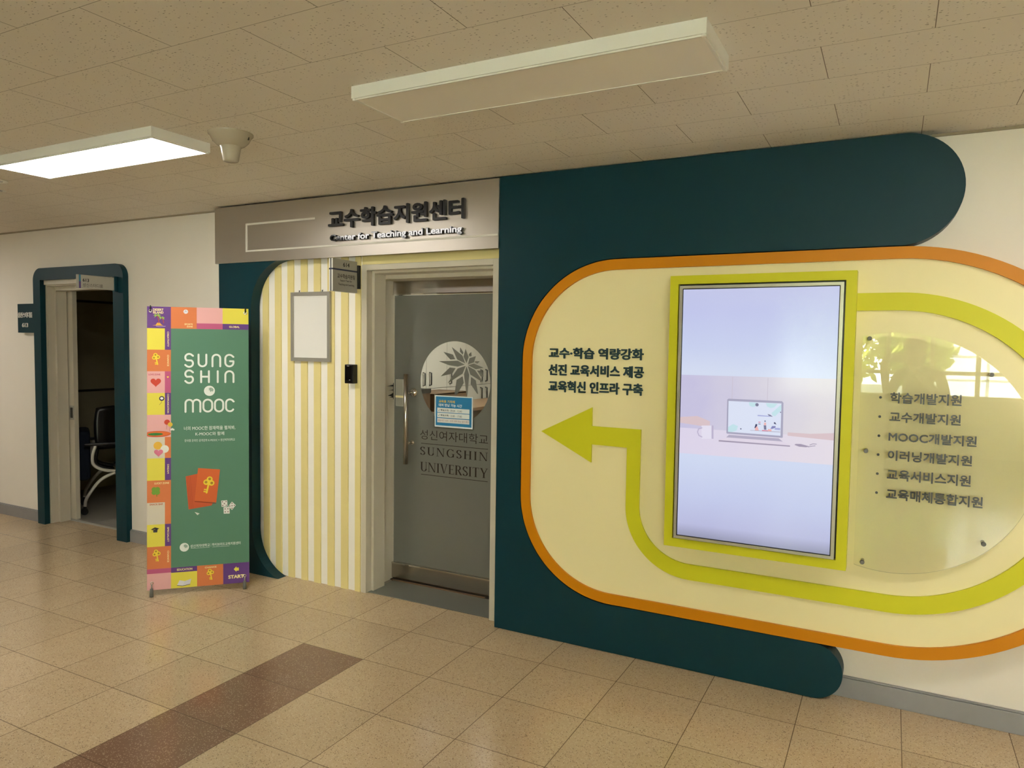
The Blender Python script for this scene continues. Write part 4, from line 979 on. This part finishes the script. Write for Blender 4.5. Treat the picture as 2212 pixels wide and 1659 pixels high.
for x_, y_ in ((-3.92, 1.5), (-3.14, 1.5), (-3.92, 2.25), (-3.14, 2.25)): MB().box(x_ - .02, x_ + .02, y_ - .02, y_ + .02, 0.0, 0.70, M['black']).build('leg', s)

# ================================================================== office furniture seen through the clear disc
CABS = ['cabinet with grey-white doors nearest the glass door, seen at the left of the clear disc', 'grey-white cabinet second from the glass door, its handle beside the emblem', 'third grey-white cabinet behind the middle of the clear disc', 'fourth grey-white cabinet with paired handles at the right of the clear disc', 'last grey-white cabinet at the far right of the clear disc']
for i in range(5):
    y0 = 1.985 + 0.376 * i; y1 = y0 + 0.373
    s = thing('storage_cabinet', CABS[i], 'cabinet', (-0.80, (y0 + y1) / 2, 0.0), 'cabinets along the office wall')
    MB().box(-1.19, -0.62, y0, y1, 0.0, 2.10, M['dark_line']).build('cabinet_body', s)
    for z0, z1, hz in ((0.06, 1.139, 1.04), (1.144, 2.09, 1.24)):
        dd = MB().box(-0.62, -0.60, y0 + 0.002, y1 - 0.002, z0, z1, M['cab']).build('cabinet_door', s)
        hy = y1 - 0.055 if i in (0, 3) else y0 + 0.055
        MB().tube([(-0.60, hy, hz - .065), (-0.575, hy, hz - .060), (-0.575, hy, hz + .060), (-0.60, hy, hz + .065)], 0.007, M['black'], 10).build('door_handle', dd)
s = thing('reception_counter', 'brown counter standing behind the lower part of the clear disc', 'counter', (0.15, 1.6, 0.0))
MB().box(-0.10, 0.30, 0.75, 2.9, 0.0, 1.02, M['brown']).build('counter_body', s)
MB().box(-0.14, 0.34, 0.70, 2.95, 1.02, 1.05, M['brown']).build('counter_top', s, bevel=0.003)
s = thing('cardboard_box', 'brown open box on the counter behind the blue notice', 'box', (0.12, 1.45, 1.05))
MB().box(-0.02, 0.28, 1.20, 1.70, 1.05, 1.19, M['brown']).build('box_body', s)
MB().loops(Fr((0.13, 1.45, 1.191), (1, 0, 0), (0, 1, 0), (0, 0, 1)), [rect(-.15, .15, -.25, .25), rect(-.14, .14, -.24, .24)], -0.01, M['brown'], 0.002).build('box_rim', s)
s = thing('cardboard_box', 'darker brown box on the counter at the left of the blue notice', 'box', (0.12, 0.98, 1.05))
MB().box(0.0, 0.27, 0.82, 1.15, 1.05, 1.235, M['brown']).build('box_body', s)
MB().box(-0.005, 0.275, 0.815, 1.155, 1.205, 1.238, M['dark_line']).build('box_lid', s)

# ================================================================== outside the windows behind the camera (mirrored in the acrylic)
struct(MB().box(-30, 40, -45, YB - 0.4, -0.6, -0.5, ink('7c8266')).build('ground'))
FC = mat('white_facade', '#e9e9e4', 0.6); FJ = mat('facade_joint', '#8f938f', 0.7)
mb = MB().box(4.35, 26, -30, -19, -0.5, 14, FC)
for x_ in [4.36 + 1.35 * k for k in range(16)]: mb.box(x_ - .03, x_ + .03, -19.0, -18.985, -0.5, 14, FJ)
for z_ in [0.2 + 0.62 * k for k in range(22)]: mb.box(4.35, 26, -19.0, -18.985, z_ - .02, z_ + .02, FJ)
tag(mb.build('building', loc=(15, -24, -0.5)), 'white panelled building mirrored on the right of the acrylic panel', 'building')
random.seed(5)
def tree(label, x_, y_, h, r, group):
    s = thing('tree', label, 'tree', (x_, y_, -0.5), group)
    MB().tube([(x_, y_, -0.5), (x_ + .1, y_, h * .45), (x_, y_ + .1, h * .8)], [0.16, 0.11, 0.04], M['bark'], 10).build('trunk', s)
    vs, fs = [], []
    lo = MB()
    for i in range(4200):
        d_ = Vector((random.gauss(0, 1), random.gauss(0, 1), random.gauss(0, 1))).normalized() * (random.random() ** .45)
        c_ = Vector((x_ + d_.x * r, y_ + d_.y * r, h * .58 + d_.z * h * .45))
        a_ = Vector((random.gauss(0, 1), random.gauss(0, 1), random.gauss(0, 1))).normalized(); b_ = a_.orthogonal().normalized(); k = random.uniform(.08, .20)
        lo.add([c_ - a_ * k, c_ + b_ * k * .4, c_ + a_ * k, c_ - b_ * k * .4], [(0, 1, 2, 3)], M['leaf2'] if random.random() < .45 else M['leaf'])
    lo.build('foliage', s)
tree('leafy green tree outside the window mirrored at the left of the acrylic panel', 2.15, -14.2, 5.2, 2.15, 'trees outside the window')
tree('yellow-green tree outside mirrored beside the person in the acrylic panel', 4.05, -17.4, 4.2, 0.95, 'trees outside the window')
tree('tree outside farther left than the acrylic panel mirrors', -2.8, -15.0, 6.0, 2.2, 'trees outside the window')

# ================================================================== the person taking the photograph, mirrored in the acrylic panel
px, py = 3.72, -4.06
s = thing('person', 'person in dark top and wide skirt holding up a phone, mirrored in the acrylic', 'person', (px, py, 0.0))
SKIN = mat('skin', '#b98c6e', 0.55); TOP = mat('dark_knit_top', '#3b3a3a', 0.85); SKIRT = mat('grey_skirt', '#4f4d4b', 0.85); HAIR = mat('dark_hair', '#1c1614', 0.5); SHOE = mat('dark_shoe', '#222020', 0.5)
V, E_, RD = [], [], []
def nd(p_, r_, par=None):
    V.append((px + p_[0], py + p_[1], p_[2])); RD.append(r_ if isinstance(r_, tuple) else (r_, r_))
    if par is not None: E_.append((par, len(V) - 1))
    return len(V) - 1
pel = nd((0, 0, .93), (.150, .105)); wst = nd((0, .01, 1.08), (.118, .088), pel); che = nd((0, .01, 1.26), (.150, .100), wst); shc = nd((0, 0, 1.375), (.115, .075), che)
nk = nd((-.015, .015, 1.455), .048, shc); h0 = nd((-.025, .03, 1.52), (.058, .064), nk); h1 = nd((-.035, .045, 1.585), (.074, .088), h0); h2 = nd((-.038, .035, 1.645), (.066, .078), h1)
def arm(sx_, el, wr, tips, palm):
    a = nd((sx_ * .165, -.005, 1.375), .056, shc); e1 = nd(el, .042, a); w1 = nd(wr, .027, e1); p1 = nd(palm, (.034, .016), w1)
    for k, (tx, ty, tz) in enumerate(tips):
        rr = .0085 if k else .0095
        m_ = nd(((palm[0] * .45 + tx * .55), (palm[1] * .45 + ty * .55), palm[2] * .45 + tz * .55 + .004), rr, p1 if k else w1); nd((tx, ty, tz), rr * .85, m_)
# the phone spans X 3.46-3.61; fingers grip its two short ends
arm(-1, (-.235, .17, 1.15), (-.285, .335, 1.43), [(-.246, .392, 1.500), (-.262, .420, 1.548), (-.266, .424, 1.530), (-.266, .424, 1.512), (-.262, .420, 1.496)], (-.276, .375, 1.500))
arm(1, (.215, .19, 1.14), (-.045, .335, 1.42), [(-.098, .390, 1.508), (-.108, .420, 1.552), (-.106, .424, 1.534), (-.106, .424, 1.516), (-.108, .420, 1.500)], (-.085, .375, 1.490))
for sx_ in (-1, 1):
    hp = nd((sx_ * .085, 0, .88), (.085, .090), pel); kn = nd((sx_ * .10, .02, .48), .056, hp); an = nd((sx_ * .105, -.01, .085), .036, kn); nd((sx_ * .115, .13, .035), (.036, .026), an)
me = bpy.data.meshes.new('body'); me.from_pydata([(a - px, b_ - py, c_) for a, b_, c_ in V], E_, [])
body = bpy.data.objects.new('body', me); COL.objects.link(body); body.parent = s
sk = body.modifiers.new('skin', 'SKIN'); sk.use_smooth_shade = True
for i, r_ in enumerate(RD): me.skin_vertices[0].data[i].radius = r_
me.skin_vertices[0].data[pel].use_root = True
body.modifiers.new('smooth', 'SUBSURF').levels = 1; body.modifiers['smooth'].render_levels = 1
dg = bpy.context.evaluated_depsgraph_get()
m2 = bpy.data.meshes.new_from_object(body.evaluated_get(dg)); body.modifiers.clear(); body.data = m2; m2.name = 'body'
for m_ in (TOP, SKIN, SHOE): m2.materials.append(m_)
for p_ in m2.polygons:
    c_ = p_.center; hand = c_.y > .345 and c_.z > 1.40
    p_.material_index = 1 if (c_.z > 1.44 and abs(c_.x + .03) < .12 and c_.y < .2) or hand or (.10 < c_.z < .5) else (2 if c_.z <= .10 else 0); p_.use_smooth = True
# face, hair, skirt
HX, HY = px - .037, py + .04
MB().lathe((HX, HY - .012, 1.60), [(0.0, .125), (.045, .118), (.078, .090), (.093, .045), (.092, .0)], HAIR, 24).lathe((HX, HY - .052, 1.60), [(.070, .03), (.084, -.03), (.086, -.09), (.074, -.135), (.0, -.140)], HAIR, 20).build('hair', s)
fc = MB()
for a in (-1, 1):
    fc.lathe((HX + a * .030, HY + .082, 1.585), [(0, .006), (.008, .004), (.011, 0)], M['black'], 12, (0, 1, 0)).lathe((HX + a * .079, HY - .002, 1.575), [(0, .012), (.014, .008), (.018, -.006)], SKIN, 12, (a, 0, 0))
fc.tube([(HX, HY + .080, 1.590), (HX, HY + .094, 1.562), (HX, HY + .086, 1.552)], [.006, .011, .008], SKIN, 10).tube([(HX - .020, HY + .070, 1.527), (HX, HY + .080, 1.525), (HX + .020, HY + .070, 1.527)], .005, mat('lips', '#9c5a50', 0.5), 8)
fc.build('face', s)
mb = MB(); n = 28; pr = [(1.075, .132, .104), (.93, .175, .135), (.70, .215, .170), (.45, .250, .205), (.20, .275, .230)]
vs = [(px + a_ * (1 + .05 * math.sin(7 * t_)) * math.cos(t_), py + b_ * (1 + .05 * math.sin(7 * t_)) * math.sin(t_), z_) for z_, a_, b_ in pr for t_ in [2 * math.pi * k / n for k in range(n)]]
mb.add(vs, [(i * n + k, i * n + (k + 1) % n, (i + 1) * n + (k + 1) % n, (i + 1) * n + k) for i in range(len(pr) - 1) for k in range(n)], SKIRT, True)
mb.build('skirt', s)
s = thing('phone', 'dark phone held sideways by the mirrored person', 'phone', (3.535, -3.66, 1.525))
MB().box(3.460, 3.610, -3.664, -3.656, 1.487, 1.561, M['black']).build('phone_body', s, bevel=0.003)
MB().box(3.463, 3.607, -3.6655, -3.664, 1.490, 1.558, M['black_gloss']).build('phone_screen', s)
